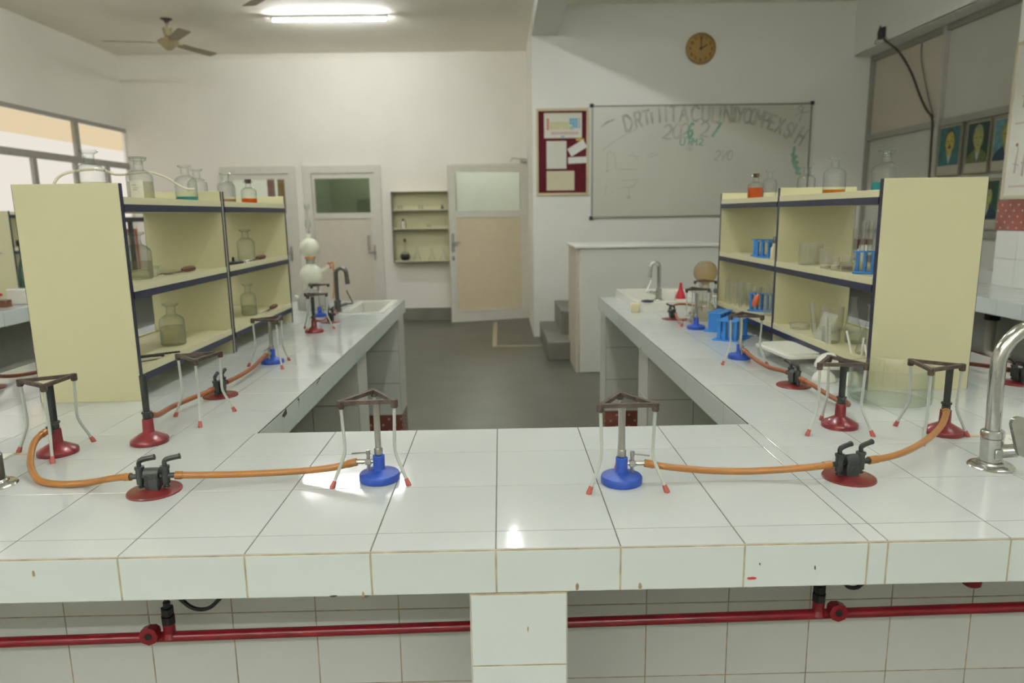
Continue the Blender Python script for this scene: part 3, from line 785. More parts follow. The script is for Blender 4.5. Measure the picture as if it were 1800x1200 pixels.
def tubes_in(x, y, z, rot, slots, L=.17, n=6, H=.12, lab='', group=None, liq=None):
    out = []
    for i in slots:
        c = -L/2+.012+(L-.024)*(i+.5)/n
        p = (x+c*cos(rot), y+c*sin(rot), z+.009)
        o = obj('test_tube', test_tube_m(.0075, H), clear, loc=p); tag(o, lab+(', hole %s' % ('near', 'middle', 'far')[slots.index(i)] if len(slots) > 1 else ''), 'test tube', group); out.append(o)
    return out
rack('blue plastic rack on the far bay middle shelf of right bookcase', 1.21, 2.02, SR['mid'], radians(-38), .185, .05, .074, 5)
rack('short blue rack in front of the longer one, far bay middle shelf', 1.155, 1.935, SR['mid'], radians(-38), .12, .034, .070, 4)
tubes_in(1.21, 2.02, SR['mid'], radians(-38), [3], .185, 5, .125, 'lone test tube in the blue rack on the far bay middle shelf')
rack('blue plastic rack on the middle shelf against the near end panel', 1.175, 1.13, SR['mid'], radians(-30), .11, .05, .07, 4)
tubes_in(1.175, 1.13, SR['mid'], radians(-30), [0, 1, 3], .11, 4, .155, 'tall test tube in the blue rack nearest the end panel', 'tubes in the near middle shelf rack')
tag(obj('test_tube', test_tube_m(.009, .13), dustG, loc=(1.31, 1.52, SR['mid'])), 'wide cloudy test tube standing alone behind the small jars', 'test tube')
v = thing('dropper_bottle', 'small cream bottle with grey cap beside the far blue rack', 'bottle', (1.105, 1.745, SR['mid']))
obj('glass_body', MB().lathe([(.014, 0), (.015, .004), (.015, .05), (.008, .06), (.008, .072)], seg=14), creamP, v)
obj('cap', MB().lathe([(.009, .07), (.0095, .078), (.006, .096), (.002, .098)], seg=12), gunm, v)
z = SR['low']
flask('clear conical flask at the near end of right bookcase bottom shelf', 1.15, 1.06, z, .042, .155)
flask('clear conical flask behind the nearest one on right bookcase bottom shelf', 1.255, 1.14, z, .043, .162)
flask('slim clear conical flask at mid right bookcase bottom shelf', 1.29, 1.45, z, .030, .130)
beaker('small clear beaker left of the flasks on right bookcase bottom shelf', 1.125, 1.265, z, .029, .052)
beaker('low clear dish beside the beaker on right bookcase bottom shelf', 1.20, 1.25, z, .033, .05)
beaker('square shouldered clear beaker at the back of right bottom shelf', 1.235, 1.50, z, .042, .09, gm=dustG)
pd = thing('petri_dish', 'shallow glass dish lying flat on right bookcase bottom shelf', 'dish', (1.14, 1.55, z))
obj('dish', MB().lathe([(0, .001), (.035, .001), (.036, .018), (.034, .018), (.033, .003), (0, .003)], seg=24, caps=False), dustG, pd)
obj('lid', MB().lathe([(.038, .012), (.038, .021), (0, .021)], seg=24, caps=False), dustG, pd)
# sheet of glass leaning with a paper scale, and glass rods
rl = thing('scale_strip', 'white graduated paper strip leaning by the clear plates on bottom shelf', 'scale', (1.094, 1.215, z), 0)
M = Matrix.Rotation(radians(-24), 4, 'X') @ Matrix.Rotation(radians(8), 4, 'Y')
obj('strip', MB().bbox(-.008, -.0012, 0, .008, .0012, .098, .0005).xf(M), paper, rl)
q = MB()
for i in range(30): q.box(-.0075, -.0016, .003+i*.0031, (-.001 if i % 5 else .003), -.0012, .0038+i*.0031)
obj('graduation', q.xf(M), blackM, rl)
gp = thing('glass_plate', 'clear plate leaning behind the white paper strip on bottom shelf', 'plate', (1.10, 1.27, z), 0)
obj('plate', MB().bbox(-.006, -.04, 0, -.003, .06, .10, .0005).xf(Matrix.Rotation(radians(18), 4, 'Y')), plastC, gp)
gt = tag(obj('test_tube', test_tube_m(.009, .12).xf(Matrix.Rotation(radians(-28), 4, 'X') @ Matrix.Rotation(radians(4), 4, 'Y')), clear, loc=(1.115, 1.365, z+.010)), 'clear test tube leaning at a slant left of the paper strip', 'test tube')
for i, (x, y, a, L, lb) in enumerate(((1.094, 1.06, -32, .075, 'white glass rod leaning on the nearest conical flask'), (1.096, 1.005, 6, .06, 'bright clear rod standing beside the nearest conical flask'), (1.10, .975, -30, .045, 'short white rod by the end panel of right bookcase'))):
    tag(obj('glass_rod', MB().cyl((0, 0, 0), (0, 0, L), .0035, 8).xf(Matrix.Rotation(radians(a), 4, 'X')), porc, loc=(x, y, z+.003)), lb, 'rod')
# far bay, bottom shelf
rack('blue rack of small tubes on right bookcase bottom shelf far bay', 1.17, 2.02, z, radians(-38), .115, .045, .080, 4)
for i, s in enumerate([0, 1, 2, 3]):
    c = -.0575+.012+.091*(s+.5)/4
    tag(obj('test_tube', test_tube_m(.0085, .10), dustG, loc=(1.17+c*cos(radians(-38)), 2.02+c*sin(radians(-38)), z+.009)), 'stubby test tube, '+('nearest', 'second', 'third', 'farthest')[i]+' hole of the bottom shelf blue rack', 'test tube', 'tubes in the bottom shelf rack')
for i in range(7):
    tag(obj('test_tube', test_tube_m(.010, .11), dustG, loc=(1.115+.045*(i % 2), 2.335-.032*i, z+.001)), ('first', 'second', 'third', 'fourth', 'fifth', 'sixth', 'seventh')[i]+' dusty test tube from the far end of right bottom shelf', 'test tube', 'dusty tubes at the far end of right bottom shelf')
og = tag(obj('bulb_teat', MB().lathe([(.004, 0), (.012, .012), (.014, .03), (.010, .05), (.003, .06)], seg=12).xf(Matrix.Rotation(radians(20), 4, 'Y')), mat('orange_rubber', (.55, .12, .04), .5), loc=(1.105, 1.945, z+.03)), 'orange rubber bulb among the tubes on right bottom shelf', 'rubber bulb')
# blue racks on the counter
rack('blue rack on the right counter nearer the burners', .978, 1.825, BZ, radians(55), .168, .115, .085, 3, ribs=True)
rack('blue rack on the right counter farther toward the sink', .992, 2.045, BZ, radians(55), .160, .09, .085, 3)
for s in (1, 3):
    pos = Vector((.978, 1.825)); c = -.084+.012+.144*((s-1)+.5)/3; a = radians(55)
    tag(obj('test_tube', test_tube_m(.009, .072), dustG, loc=(pos.x+c*cos(a), pos.y+c*sin(a), BZ+.009)), 'short clear tube at the '+('near' if s == 1 else 'far')+' end of the nearer blue counter rack', 'test tube', 'tubes in the counter rack')

# tray, bowls, trough
tr = thing('plastic_box', 'clear rectangular plastic box with white lid under the right bookcase', 'box', (1.03, 1.36, BZ), radians(95))
rr = lambda a, b, r: [(sx*(a-r)+r*cos(q), sy*(b-r)+r*sin(q)) for sx, sy, q0 in ((1,1,0),(-1,1,1),(-1,-1,2),(1,-1,3)) for q in [pi/2*(q0+k_/4) for k_ in range(5)]]
obj('body', MB().prism(rr(.125, .068, .02), .001, .036), plastC, tr)
obj('lid', MB().prism(rr(.132, .075, .024), .036, .044).prism(rr(.115, .058, .02), .044, .052), whiteP, tr)
def bowl(label, x, y, z, r):
    p = [(r, 0), (r*1.02, .002), (r*.98, r*.22), (r*.82, r*.58), (r*.55, r*.83), (r*.25, r*.95), (0, r*.98)]
    return tag(obj('evaporating_dish', MB().lathe(p, seg=24), porc, loc=(x, y, z)), label, 'dish', 'white dishes turned upside down')
bowl('upturned white dish, back one beside the plastic box', 1.075, 1.155, BZ+.025, .048)
bowl('upturned white dish, front left one under the tripod', 1.015, 1.065, BZ+.001, .036)
bowl('upturned white dish, front right one next to the big trough', 1.085, 1.02, BZ+.001, .040)
bx = tag(obj('plastic_tray', MB().bbox(1.0, 1.10, BZ, 1.15, 1.215, BZ+.024, .004), plastC), 'flat clear tray beneath the rear upturned dish', 'tray')
tro = thing('glass_trough', 'large round clear glass trough against the right bookcase end panel', 'trough', (1.085, .822, BZ))
R_ = .105
obj('glass_body', MB().lathe([(0, .001), (R_*.93, .001), (R_*.99, .008), (R_, .02), (R_, .095), (R_*1.025, .100), (R_*1.0, .103), (R_*.965, .096), (R_*.965, .02), (R_*.93, .007), (0, .005)], seg=48, caps=False), troughG, tro)

# ------------------------------------------------------------------ burners, tripods, gas taps, hoses
def tripod(label, x, y, rot, first=[None]):
    if first[0] is None:
        t = thing('tripod_stand', label, 'tripod', (x, y, BZ), rot, 'iron tripods over the burners')
        rt = .060; H = .170
        V = [(rt*cos(2*pi*k/3), rt*sin(2*pi*k/3)) for k in range(3)]
        fm = MB()
        for k in range(3):
            a = Vector((*V[k], H)); b = Vector((*V[(k+1) % 3], H)); d = (b-a).normalized(); n = Vector((-d.y, d.x, 0))
            w_ = .0043; h_ = .0038
            vs = [a-n*w_+Vector((0,0,-h_)), a+n*w_+Vector((0,0,-h_)), a+n*w_+Vector((0,0,h_)), a-n*w_+Vector((0,0,h_))]
            vs += [b-n*w_+Vector((0,0,-h_)), b+n*w_+Vector((0,0,-h_)), b+n*w_+Vector((0,0,h_)), b-n*w_+Vector((0,0,h_))]
            fm.add(vs, [(0,1,2,3),(7,6,5,4),(0,4,5,1),(1,5,6,2),(2,6,7,3),(3,7,4,0)])
            fm.lathe([(.0058, H-.0125), (.0072, H-.010), (.0072, H+.0035), (.006, H+.0045)], (V[k][0], V[k][1], 0), 8)
        obj('top_frame', fm, iron, t)
        for k in range(3):
            u = Vector((cos(2*pi*k/3), sin(2*pi*k/3), 0))
            P = [u*.0595+Vector((0,0,H-.008)), u*.0575+Vector((0,0,.11)), u*.056+Vector((0,0,.078)), u*.0575+Vector((0,0,.066)), u*.063+Vector((0,0,.052)), u*.0845+Vector((0,0,.006))]
            lg = obj('leg', MB().tube(P, .0033, 8), steelP, t)
            d = (P[-1]-P[-2]).normalized()
            q = Vector((0,0,1)).rotation_difference(d).to_matrix()
            obj('foot_cap', MB().lathe([(.0042, 0), (.0056, .012), (.0052, .0165)], P[-1]-d*.010, 10, R=q), redR, lg)
        first[0] = t; return t
    return dup(first[0], (x, y, BZ), rot, label)
def blue_burner(label, x, y, ang, first=[None]):
    if first[0] is None:
        t = thing('bunsen_burner', label, 'burner', (x, y, BZ), ang, 'blue based burners')
        obj('base', MB().lathe([(.0395, 0), (.0405, .002), (.0405, .013), (.039, .016), (.030, .0195), (.016, .022), (.0125, .024), (.0118, .028), (.0118, .052), (.0105, .0535), (0, .0535)], seg=32), blueE, t)
        obj('air_collar', MB().lathe([(.0072, .0535), (.0085, .056), (.0088, .066), (.0075, .069)], seg=14), steel, t)
        obj('barrel', MB().lathe([(.0063, .066), (.0063, .163), (.0045, .163), (.0045, .11)], seg=14, caps=False), steel, t)
        g = obj('gas_inlet', MB().cyl((.010, 0, .040), (.034, 0, .040), .0042, 8).bbox(.015, -.0055, .034, .027, .0055, .046, .001).cyl((.021, 0, .016), (.021, 0, .062), .0035, 8).cyl((.030, 0, .040), (.046, 0, .040), .005, 8), steel, t)
        obj('lever', MB().cyl((.021, 0, .059), (.054, -.004, .056), .0016, 6).cyl((.021, 0, .055), (.021, 0, .064), .0045, 8), steel, g)
        first[0] = t; return t
    return dup(first[0], (x, y, BZ), ang, label)
def red_burner(label, x, y, ang, lean=(0, 0), first=[None], ma=None):
    if first[0] is None:
        t = thing('bunsen_burner', label, 'burner', (x, y, BZ), ang, 'red based burners')
        obj('base', MB().lathe([(.0405, 0), (.0425, .002), (.0425, .009), (.041, .012), (.018, .0255), (.0135, .028), (.0128, .031), (.0122, .058), (.0115, .060), (0, .060)], seg=32), redE, t)
        obj('air_collar', MB().lathe([(.0085, .060), (.0095, .0615), (.0095, .072), (.0118, .073), (.0118, .077), (.0085, .078)], seg=14), darkG, t)
        obj('barrel', MB().lathe([(.0075, .074), (.0082, .165), (.006, .165), (.006, .12)], seg=14, caps=False), blackM, t)
        g = obj('gas_inlet', MB().cyl((.004, 0, .064), (.024, 0, .062), .0062, 8).cyl((.016, 0, .055), (.016, 0, .070), .007, 8), darkG, t)
        first[0] = t; return t
    return dup(first[0], (x, y, BZ), ang, label)
def gas_tap(label, x, y, rot, first=[None]):
    if first[0] is None:
        t = thing('gas_tap', label, 'gas tap', (x, y, BZ), rot, 'twin gas taps on red discs')
        obj('base_disc', MB().lathe([(.049, 0), (.0505, .001), (.0505, .0035), (.049, .005), (.014, .0075), (.012, .009), (0, .009)], seg=36), redD, t)
        obj('body', MB().bbox(-.014, -.012, .008, .014, .012, .040, .003).lathe([(.012, -.014), (.012, .014)], (0, 0, .038), 14, R=Matrix(((0,0,1),(0,1,0),(-1,0,0)))).bbox(-.006, -.013, .004, .014, -.008, .03, .002), darkG, t)
        for s in (-1, 1):
            c = obj('cock', MB().cyl((s*.010, 0, .033), (s*.044, 0, .033), .0055, 10).cyl((s*.024, 0, .018), (s*.024, 0, .052), .0078, 10).cyl((s*.024, 0, .048), (s*.024, 0, .053), .0095, 8).cyl((s*.024, 0, .010), (s*.024, 0, .02), .0045, 8).cyl((s*.024, 0, .010), (s*.024, 0, .013), .0065, 8), darkG, t)
            obj('lever', MB().tube(crv([(s*.024, 0, .052), (s*.024, .001, .062), (s*.024+.008, .002, .0665), (s*.024+.024, .005, .069), (s*.024+.029, .006, .070)], 4), [.0045, .0045, .0045, .0045, .0045, .005, .0052, .0052, .0052, .0052, .0052, .0052, .0052, .0055, .006, .006, .0055][:17], 8), blackM, c)
        first[0] = t; return t
    return dup(first[0], (x, y, BZ), rot, label)

tripod('iron tripod in the centre foreground, left of the two', -.250, .313, radians(92))
tripod('iron tripod in the centre foreground, right of the two', .250, .256, radians(90))
tripod('iron tripod at the left edge over a red burner', -1.018, .518, radians(178))
tripod('iron tripod before the left bookcase beside the black tube burner', -.785, .775, radians(167))
tripod('iron tripod at the right edge beside the glass trough', 1.010, .517, radians(112))
tripod('iron tripod over the red burner in front of the white dishes', .812, .570, radians(84))
tripod('iron tripod over the blue burner on the left arm', -.81, 1.438, radians(188))
tripod('iron tripod over the blue burner before the blue racks', .858, 1.345, radians(80))
tripod('iron tripod over the far red burner by the left sink', -.86, 2.215, radians(20))
tripod('iron tripod farthest down the left arm, before the glass generator', -.965, 2.68, radians(20))
tripod('iron tripod over the blue burner near the amber generator', .922, 2.19, radians(90))
tripod('iron tripod farthest down the right arm, behind the amber generator', 1.07, 2.562, radians(80))
blue_burner('bright blue burner with hose from its left, centre foreground', -.237, .309, radians(182))
blue_burner('bright blue burner with hose from its right, centre foreground', .247, .269, radians(0))
blue_burner('blue burner on the left arm before the bookcase', -.828, 1.484, radians(262))
blue_burner('blue burner on the right arm before the blue racks', .872, 1.422, radians(272))
blue_burner('blue burner near the amber gas generator', .896, 2.08, radians(140))
blue_burner('small blue burner farthest down the left arm', -.957, 2.68, radians(0))
red_burner('red burner with curled hose at the left edge under a tripod', -1.007, .510, radians(262))
red_burner('red burner standing alone at the near corner of left bookcase', -.831, .577, radians(100))
red_burner('red burner under the tripod at the right edge', 1.057, .533, radians(235))
red_burner('red burner under the tripod before the white dishes', .841, .600, radians(60))
red_burner('red burner far down the left arm before the sink', -.851, 2.162, radians(290))
red_burner('red burner farthest down the right arm beside the bookcase', 1.19, 2.63, radians(0))
gas_tap('twin gas tap on red disc, left foreground', -.671, .269, radians(3))
gas_tap('twin gas tap on red disc, right foreground', .700, .268, radians(12))
gas_tap('twin gas tap midway along the left arm by the bookcase', -.833, 1.012, radians(86))
gas_tap('twin gas tap midway along the right arm by the white dishes', .898, 1.010, radians(92))
gas_tap('twin gas tap far down the left arm beside the black spout', -.850, 2.47, radians(80))
gas_tap('twin gas tap far down the right arm before the sink', .862, 2.385, radians(100))
gas_tap('twin gas tap behind the right bookcase at the right edge', 1.57, .99, radians(85))
gas_tap('twin gas tap at the left edge behind the left bookcase', -1.63, 1.16, radians(95))

def hose(label, pts, ma=None, r=.0068, sleeve=True, endc=True):
    pts = [(p[0], p[1], BZ+p[2]) for p in pts]; c = crv(pts, 8)
    t = thing('gas_hose', label, 'hose')
    obj('hose', MB().tube(c, r, 12), ma or hoseM, t)
    if sleeve:
        for e in (c[:4], c[-4:]): obj('end_sleeve', MB().tube(e, r*1.18, 12), ma or hoseM, t)
    return t
hose('amber hose curling from the left edge burner to the gas tap', [(-1.010, .482, .062), (-1.012, .448, .052), (-.998, .408, .034), (-.972, .366, .018), (-.924, .318, .0085), (-.868, .299, .0075), (-.813, .297, .011), (-.75, .274, .028), (-.712, .266, .033)])
hose('amber braided hose from left gas tap to the blue burner', [(-.629, .271, .033), (-.591, .279, .029), (-.52, .300, .021), (-.41, .318, .018), (-.335, .308, .028), (-.281, .307, .040)])
hose('amber braided hose from the blue burner to right gas tap', [(.292, .269, .040), (.343, .264, .032), (.426, .272, .020), (.515, .268, .019), (.612, .256, .029), (.658, .259, .033)])
hose('amber hose bending from right gas tap up to the edge burner', [(.742, .277, .033), (.80, .300, .032), (.866, .342, .032), (.947, .410, .034), (.998, .455, .044), (1.030, .492, .056), (1.044, .512, .062)])
hose('rust hose from the lone red burner to the left arm gas tap', [(-.835, .600, .062), (-.845, .66, .046), (-.870, .78, .032), (-.868, .88, .026), (-.845, .935, .030), (-.837, .969, .033)], hoseR)
hose('rust hose from left arm gas tap to its blue burner', [(-.830, 1.055, .033), (-.828, 1.154, .028), (-.829, 1.28, .028), (-.833, 1.40, .038), (-.834, 1.440, .040)], hoseR)
hose('rust hose from the right arm blue burner to its gas tap', [(.873, 1.377, .040), (.872, 1.30, .032), (.880, 1.18, .024), (.894, 1.09, .030), (.897, 1.054, .033)], hoseR)
hose('rust hose from right arm gas tap to behind the red burner', [(.900, .967, .033), (.908, .90, .029), (.912, .82, .023), (.908, .73, .026), (.892, .665, .038), (.862, .622, .058), (.852, .616, .062)], hoseR)
hose('thin rust hose from far right blue burner to its gas tap', [(.861, 2.108, .040), (.848, 2.14, .034), (.852, 2.22, .024), (.864, 2.32, .030), (.868, 2.341, .033)], hoseR, .006)
hose('thin rust hose looping from far right gas tap to the generator', [(.855, 2.429, .033), (.88, 2.50, .045), (.94, 2.56, .052), (1.005, 2.52, .05), (1.02, 2.42, .05)], hoseR, .006)
hose('thin rust hose from far left red burner to its gas tap', [(-.842, 2.138, .062), (-.836, 2.19, .05), (-.846, 2.30, .036), (-.857, 2.40, .032), (-.858, 2.427, .033)], hoseR, .006)
hose('thin dark hose from far left gas tap to the last burner', [(-.842, 2.514, .033), (-.845, 2.58, .036), (-.87, 2.65, .038), (-.912, 2.68, .040)], hoseD, .006)
hose('dark brown hose lying behind the left bookcase at left edge', [(-1.633, 1.205, .033), (-1.64, 1.25, .02), (-1.62, 1.30, .012), (-1.585, 1.36, .012), (-1.55, 1.5, .0085)], hoseD)
hose('dark brown hose behind the right bookcase at right edge', [(1.573, 1.033, .033), (1.57, 1.08, .03), (1.562, 1.16, .022), (1.552, 1.25, .012), (1.55, 1.4, .0085)], hoseD)

# ------------------------------------------------------------------ gas pipe under the counter
pp = thing('gas_pipe', 'red gas pipe with two valve tees below the front counter', 'pipe')
zp = lambda x: .4705+.0135*(x+.75)
for a, b in ((-1.75, -.0465), (.1175, 1.75)):
    obj('pipe_run', MB().tube([(a, .42, zp(a)), (b, .42, zp(b))], .0118, 14), redP, pp)
for x, side in ((-.752, -1), (.732, 1)):
    z0 = zp(x)
    tp_ = obj('tee', MB().cyl((x, .42, z0), (x, .42, z0+.036), .013, 12).cyl((x, .42, z0), (x, .42, z0+.012), .018, 12, r2=.013), redP, pp)
    xo = x+side*.036
    obj('plug_cap', MB().cyl((xo, .412, z0+.016), (xo, .395, z0+.016), .0215, 8).cyl((xo, .425, z0+.014), (xo, .411, z0+.016), .015, 10), redP, pp)
    obj('plug_hole', MB().cyl((xo, .3955, z0+.016), (xo, .3935, z0+.016), .008, 8), blackM, pp)
    obj('union_nut', MB().cyl((x, .42, z0+.034), (x, .42, z0+.052), .0155, 6).cyl((x, .42, z0+.052), (x, .42, z0+.058), .009, 10).cyl((x, .42, z0+.057), (x, .42, z0+.072), .0145, 6).cyl((x, .42, z0+.072), (x, .42, z0+.086), .008, 10), blackM, pp)
    obj('riser', MB().cyl((x, .42, z0+.08), (x, .42, ZU), .005, 8), blackM, pp)
tag(obj('black_tube', MB().tube(crv([(-.742, .43, .80), (-.738, .43, .60), (-.715, .43, .547), (-.681, .43, .530), (-.647, .43, .545), (-.62, .43, .60), (-.61, .43, .80)]), .0046, 8), blackP), 'black rubber loop hanging under the counter beside left valve', 'tube')
tag(obj('black_tube', MB().tube(crv([(.788, .43, .80), (.79, .43, .59), (.798, .43, .556), (.815, .43, .548), (.832, .43, .556), (.841, .43, .59), (.845, .43, .80)]), .0046, 8), blackP), 'black rubber loop hanging under the counter beside right valve', 'tube')
tag(obj('valve_knob', MB().lathe([(.012, .0), (.02, .006), (.0215, .02), (.018, .04), (.01, .2)], (1.089, .43, .546), 12), redP), 'red round knob below the counter edge at the right', 'knob')
wp = thing('supply_pipe', 'dark red pipe with flanged end below the right wall bench', 'pipe')
obj('pipe_run', MB().tube([(3.2, 3.95, .43), (3.2, 2.55, .43)], .02, 12), mat('deep_red_pipe', (.10, .008, .012), .4), wp)
obj('flange', MB().cyl((3.2, 3.86, .43), (3.2, 3.82, .43), .036, 12), mat('deep_red_pipe', (.1, .01, .01)), wp)
dp = thing('drain_pipe', 'white plastic drain trap below the right wall bench', 'pipe')
obj('trap', MB().tube(crv([(3.2, 3.4, .70), (3.2, 3.4, .50), (3.21, 3.36, .46), (3.22, 3.28, .45), (3.22, 3.2, .46)]), .03, 12), mat('white_pvc', (.5, .48, .40), .4), dp)
obj('collar', MB().cyl((3.2, 3.4, .685), (3.2, 3.4, .735), .045, 14), blackM, dp)

# ------------------------------------------------------------------ taps and sinks
tp = thing('gooseneck_tap', 'large worn chrome gooseneck tap at the right edge foreground', 'tap', (1.018, .316, BZ))
obj('flange', MB().lathe([(.0425, 0), (.043, .002), (.0395, .006), (.027, .009), (.0255, .013), (.022, .015), (0, .015)], seg=28), chrome, tp)
obj('body', MB().lathe([(.0205, .012), (.0205, .062), (.0185, .064)], seg=20), chrome, tp)
obj('collar', MB().lathe([(.0195, .0635), (.0215, .065), (.0215, .076), (.0195, .0785), (.0165, .080)], seg=20), chrome, tp)
sp = [(0, 0, .076), (0, 0, .12), (0, 0, .17), (.001, 0, .20)]+[(.075+.075*cos(a), -.01*(1-cos(a))*0, .205+.085*sin(a)) for a in [pi-pi*i/12 for i in range(1, 13)]]+[(.150, 0, .18)]
obj('spout', MB().tube(sp, .0142, 16), chrome, tp)
hb = obj('handle_stem', MB().cyl((.012, -.006, .034), (.036, -.022, .040), .0135, 14).bbox(-.008, -.0245, .022, .008, -.0195, .044, .002), chrome, tp)
lv = MB().prism([(.0155*cos(q)+.0*1, (.026 if sin(q) > 0 else -.026)+.0155*sin(q)) for q in [2*pi*k_/28 for k_ in range(28)]], -.0045, .0045, 'y')
lv.xf(Matrix.Translation((.036, -.030, .072)) @ Matrix.Rotation(radians(-10), 4, 'Y') @ Matrix.Rotation(radians(-8), 4, 'X'))
obj('lever', lv, chrome, hb)
tp.rotation_euler.y = radians(-2.5)
tl_ = thing('gooseneck_tap', 'worn chrome tap cut off by the left edge foreground', 'tap', (-1.017, .318, BZ))
obj('flange', MB().lathe([(.041, 0), (.0415, .002), (.038, .006), (.027, .009), (.025, .013), (.021, .015), (0, .015)], seg=28), chrome, tl_)
obj('body', MB().lathe([(.0205, .012), (.0205, .065), (.0185, .067)], seg=20), gunm, tl_)
sp2 = [(-p[0], p[1], p[2]) for p in sp]
obj('spout', MB().tube([(p[0]-.001, p[1], p[2]-.01) for p in sp2], .0142, 16), chrome, tl_)
def tap_small(label, x, y, rot, ma, H, lean=0):
    t = thing('gooseneck_tap', label, 'tap', (x, y, BZ), rot)
    obj('flange', MB().lathe([(.036, 0), (.034, .006), (.02, .010), (0, .010)], seg=20), ma, t)
    obj('body', MB().lathe([(.019, .008), (.019, .07), (.015, .074)], seg=16), ma, t)
    r = .028
    p = [(0, 0, .07), (0, 0, .12), (0, 0, H-r-.005)]+[(r-r*cos(a), 0, H-r+r*1.1*sin(a)) for a in [pi*i/10 for i in range(1, 11)]]+[(2*r+.004, 0, H-.075)]
    obj('spout', MB().tube(p, .0115, 12), ma, t)
    obj('aerator', MB().cyl((2*r+.003, 0, H-.062), (2*r+.005, 0, H-.085), .0125, 12), ma, t)
    g = obj('handle_stem', MB().cyl((.01, 0, .04), (.055, 0, .052), .009, 10), ma, t)
    obj('lever', MB().bbox(.045, -.006, .048, .085, .006, .056, .002).tube([(.083, 0, .055), (.062, 0, .10), (.052, 0, .125)], .0035, 8), ma, g)
    return t
tap_small('black gooseneck tap at the far end of left arm', -.888, 2.80, radians(8), gunm, .245)
tap_small('chrome gooseneck tap at the far end of right arm', .965, 3.15, radians(195), chrome, .225)

def sink(label, x0, x1, y0, y1, zt, depth, rim, loc_name='sink_basin', front=0):
    t = thing(loc_name, label, 'sink', ((x0+x1)/2, (y0+y1)/2, BZ))
    a, b = (x1-x0)/2, (y1-y0)/2; r_ = rim
    mb = MB()
    zb = 0.0005
    mb.box(-a, -b, zb, a, -b+r_, zt).box(-a, b-r_, zb, a, b, zt).box(-a, -b+r_, zb, -a+r_, b-r_, zt).box(a-r_, -b+r_, zb, a, b-r_, zt)
    obj('rim', mb, porc, t)
    bs = MB(); w_ = .012
    i, j = a-r_, b-r_
    bs.box(-i, -j, -depth, i, j, -depth+.008).box(-i, -j, -depth, -i+.006, j, zt-.004).box(i-.006, -j, -depth, i, j, zt-.004).box(-i, -j, -depth, i, -j+.006, zt-.004).box(-i, j-.006, -depth, i, j, zt-.004)
    obj('basin', bs, porc, t)
    obj('drain', MB().lathe([(.022, -depth+.008), (.02, -depth+.0095), (0, -depth+.0095)], seg=16), steel, t)
    return t
sink('white recessed sink at the far end of left arm', -.875, -.632, 2.755, 3.305, .008, .10, .028)
sink('white raised sink block at the far end of right arm', .735, 1.145, 2.66, 3.32, .052, .08, .048)
sink('white sink rim beside the left edge foreground tap', -1.56, -1.10, .12, .50, .006, -.001, .03)
sink('white sink rim beside the right edge foreground tap', 1.135, 1.6, .10, .50, .006, -.001, .03)
for s, x0, x1 in ((-1, -1.115, -1.065), (1, 1.085, 1.24)):
    tag(obj('rust_stain', MB().prism([(x0, .503), ((x0+x1)/2, .5025), (x1, .504), (x1-.004, .516), ((x0+x1)/2, .511), (x0+.003, .519)], BZ+.0012, BZ+.0018), mat('rust_yellow', (.42, .33, .16), .7, var=.2, scale=60)),
        'yellow brown rust mark along the sink edge by the %s tap' % ('left edge' if s < 0 else 'right edge'), 'stain')
tag(obj('sponge_block', MB().bbox(.703, 2.63, BZ+.001, .748, 2.656, BZ+.05, .004), mat('pale_yellow_sponge', (.62, .58, .36), .8)), 'pale yellow block at the left corner of the raised sink', 'sponge')
tag(obj('sink_plug', MB().lathe([(.034, 0), (.034, .006), (.01, .010), (0, .010)], (.80, 2.684, BZ+.052), 16), navy), 'dark blue round plug on the raised sink rim', 'plug')
tag(obj('red_cone', MB().lathe([(.028, 0), (.029, .006), (.024, .025), (.012, .05), (.0085, .07), (.007, .088)], seg=16), plastR, loc=(1.005, 2.79, BZ+.0525)), 'red plastic cone shaped funnel standing by the far right tap', 'funnel')

# ------------------------------------------------------------------ glass gas generators
k = thing('gas_generator', 'tall white frosted glass gas generator of stacked bulbs, far left arm', 'gas generator', (-1.07, 2.98, BZ))
obj('lower_bell', MB().lathe([(.085, .001), (.086, .01), (.086, .05), (.075, .085), (.055, .108), (.03, .120)], seg=28), greyGl, k)
sph = lambda r, z, a0=-80, a1=80, n=12: [(r*cos(radians(a0+(a1-a0)*i/n)), z+r*sin(radians(a0+(a1-a0)*i/n))) for i in range(n+1)]
obj('middle_bulb', MB().lathe([(.03, .116)]+sph(.064, .196, -62, 62)+[(.026, .262)], seg=28), frostW, k)
obj('neck', MB().lathe([(.026, .258), (.024, .275), (.027, .296)], seg=20), greyGl, k)
obj('rubber_ring', MB().lathe([(.028, .290), (.030, .293), (.030, .300), (.028, .303)], seg=20), mat('orange_ring', (.5, .25, .06), .6), k)
obj('upper_bulb', MB().lathe([(.026, .298)]+sph(.056, .352, -60, 70)+[(.014, .408), (.014, .432)], seg=28), frostW, k)
obj('thistle_tube', MB().lathe([(.006, .432), (.006, .46), (.012, .47), (.017, .485), (.013, .502), (.006, .515), (.005, .555), (.012, .572), (.016, .585), (.014, .6)], seg=16, caps=False), glass('grey_edge_glass', (.84, .86, .82), (.34, .37, .33), haze=.15), k)
sc = obj('side_outlet', MB().cyl((.055, 0, .215), (.092, 0, .240), .016, 12, r2=.011).cyl((.09, 0, .238), (.106, 0, .250), .012, 10), frostW, k)
obj('stopcock', MB().cyl((.100, -.004, .268), (.106, -.004, .262), .006, 8).cyl((.118, 0, .236), (.108, 0, .245), .007, 8), mat('pink_plastic', (.55, .06, .10), .5), sc)
obj('side_spout', MB().cyl((-.075, 0, .062), (-.102, 0, .075), .012, 10), frostW, k)
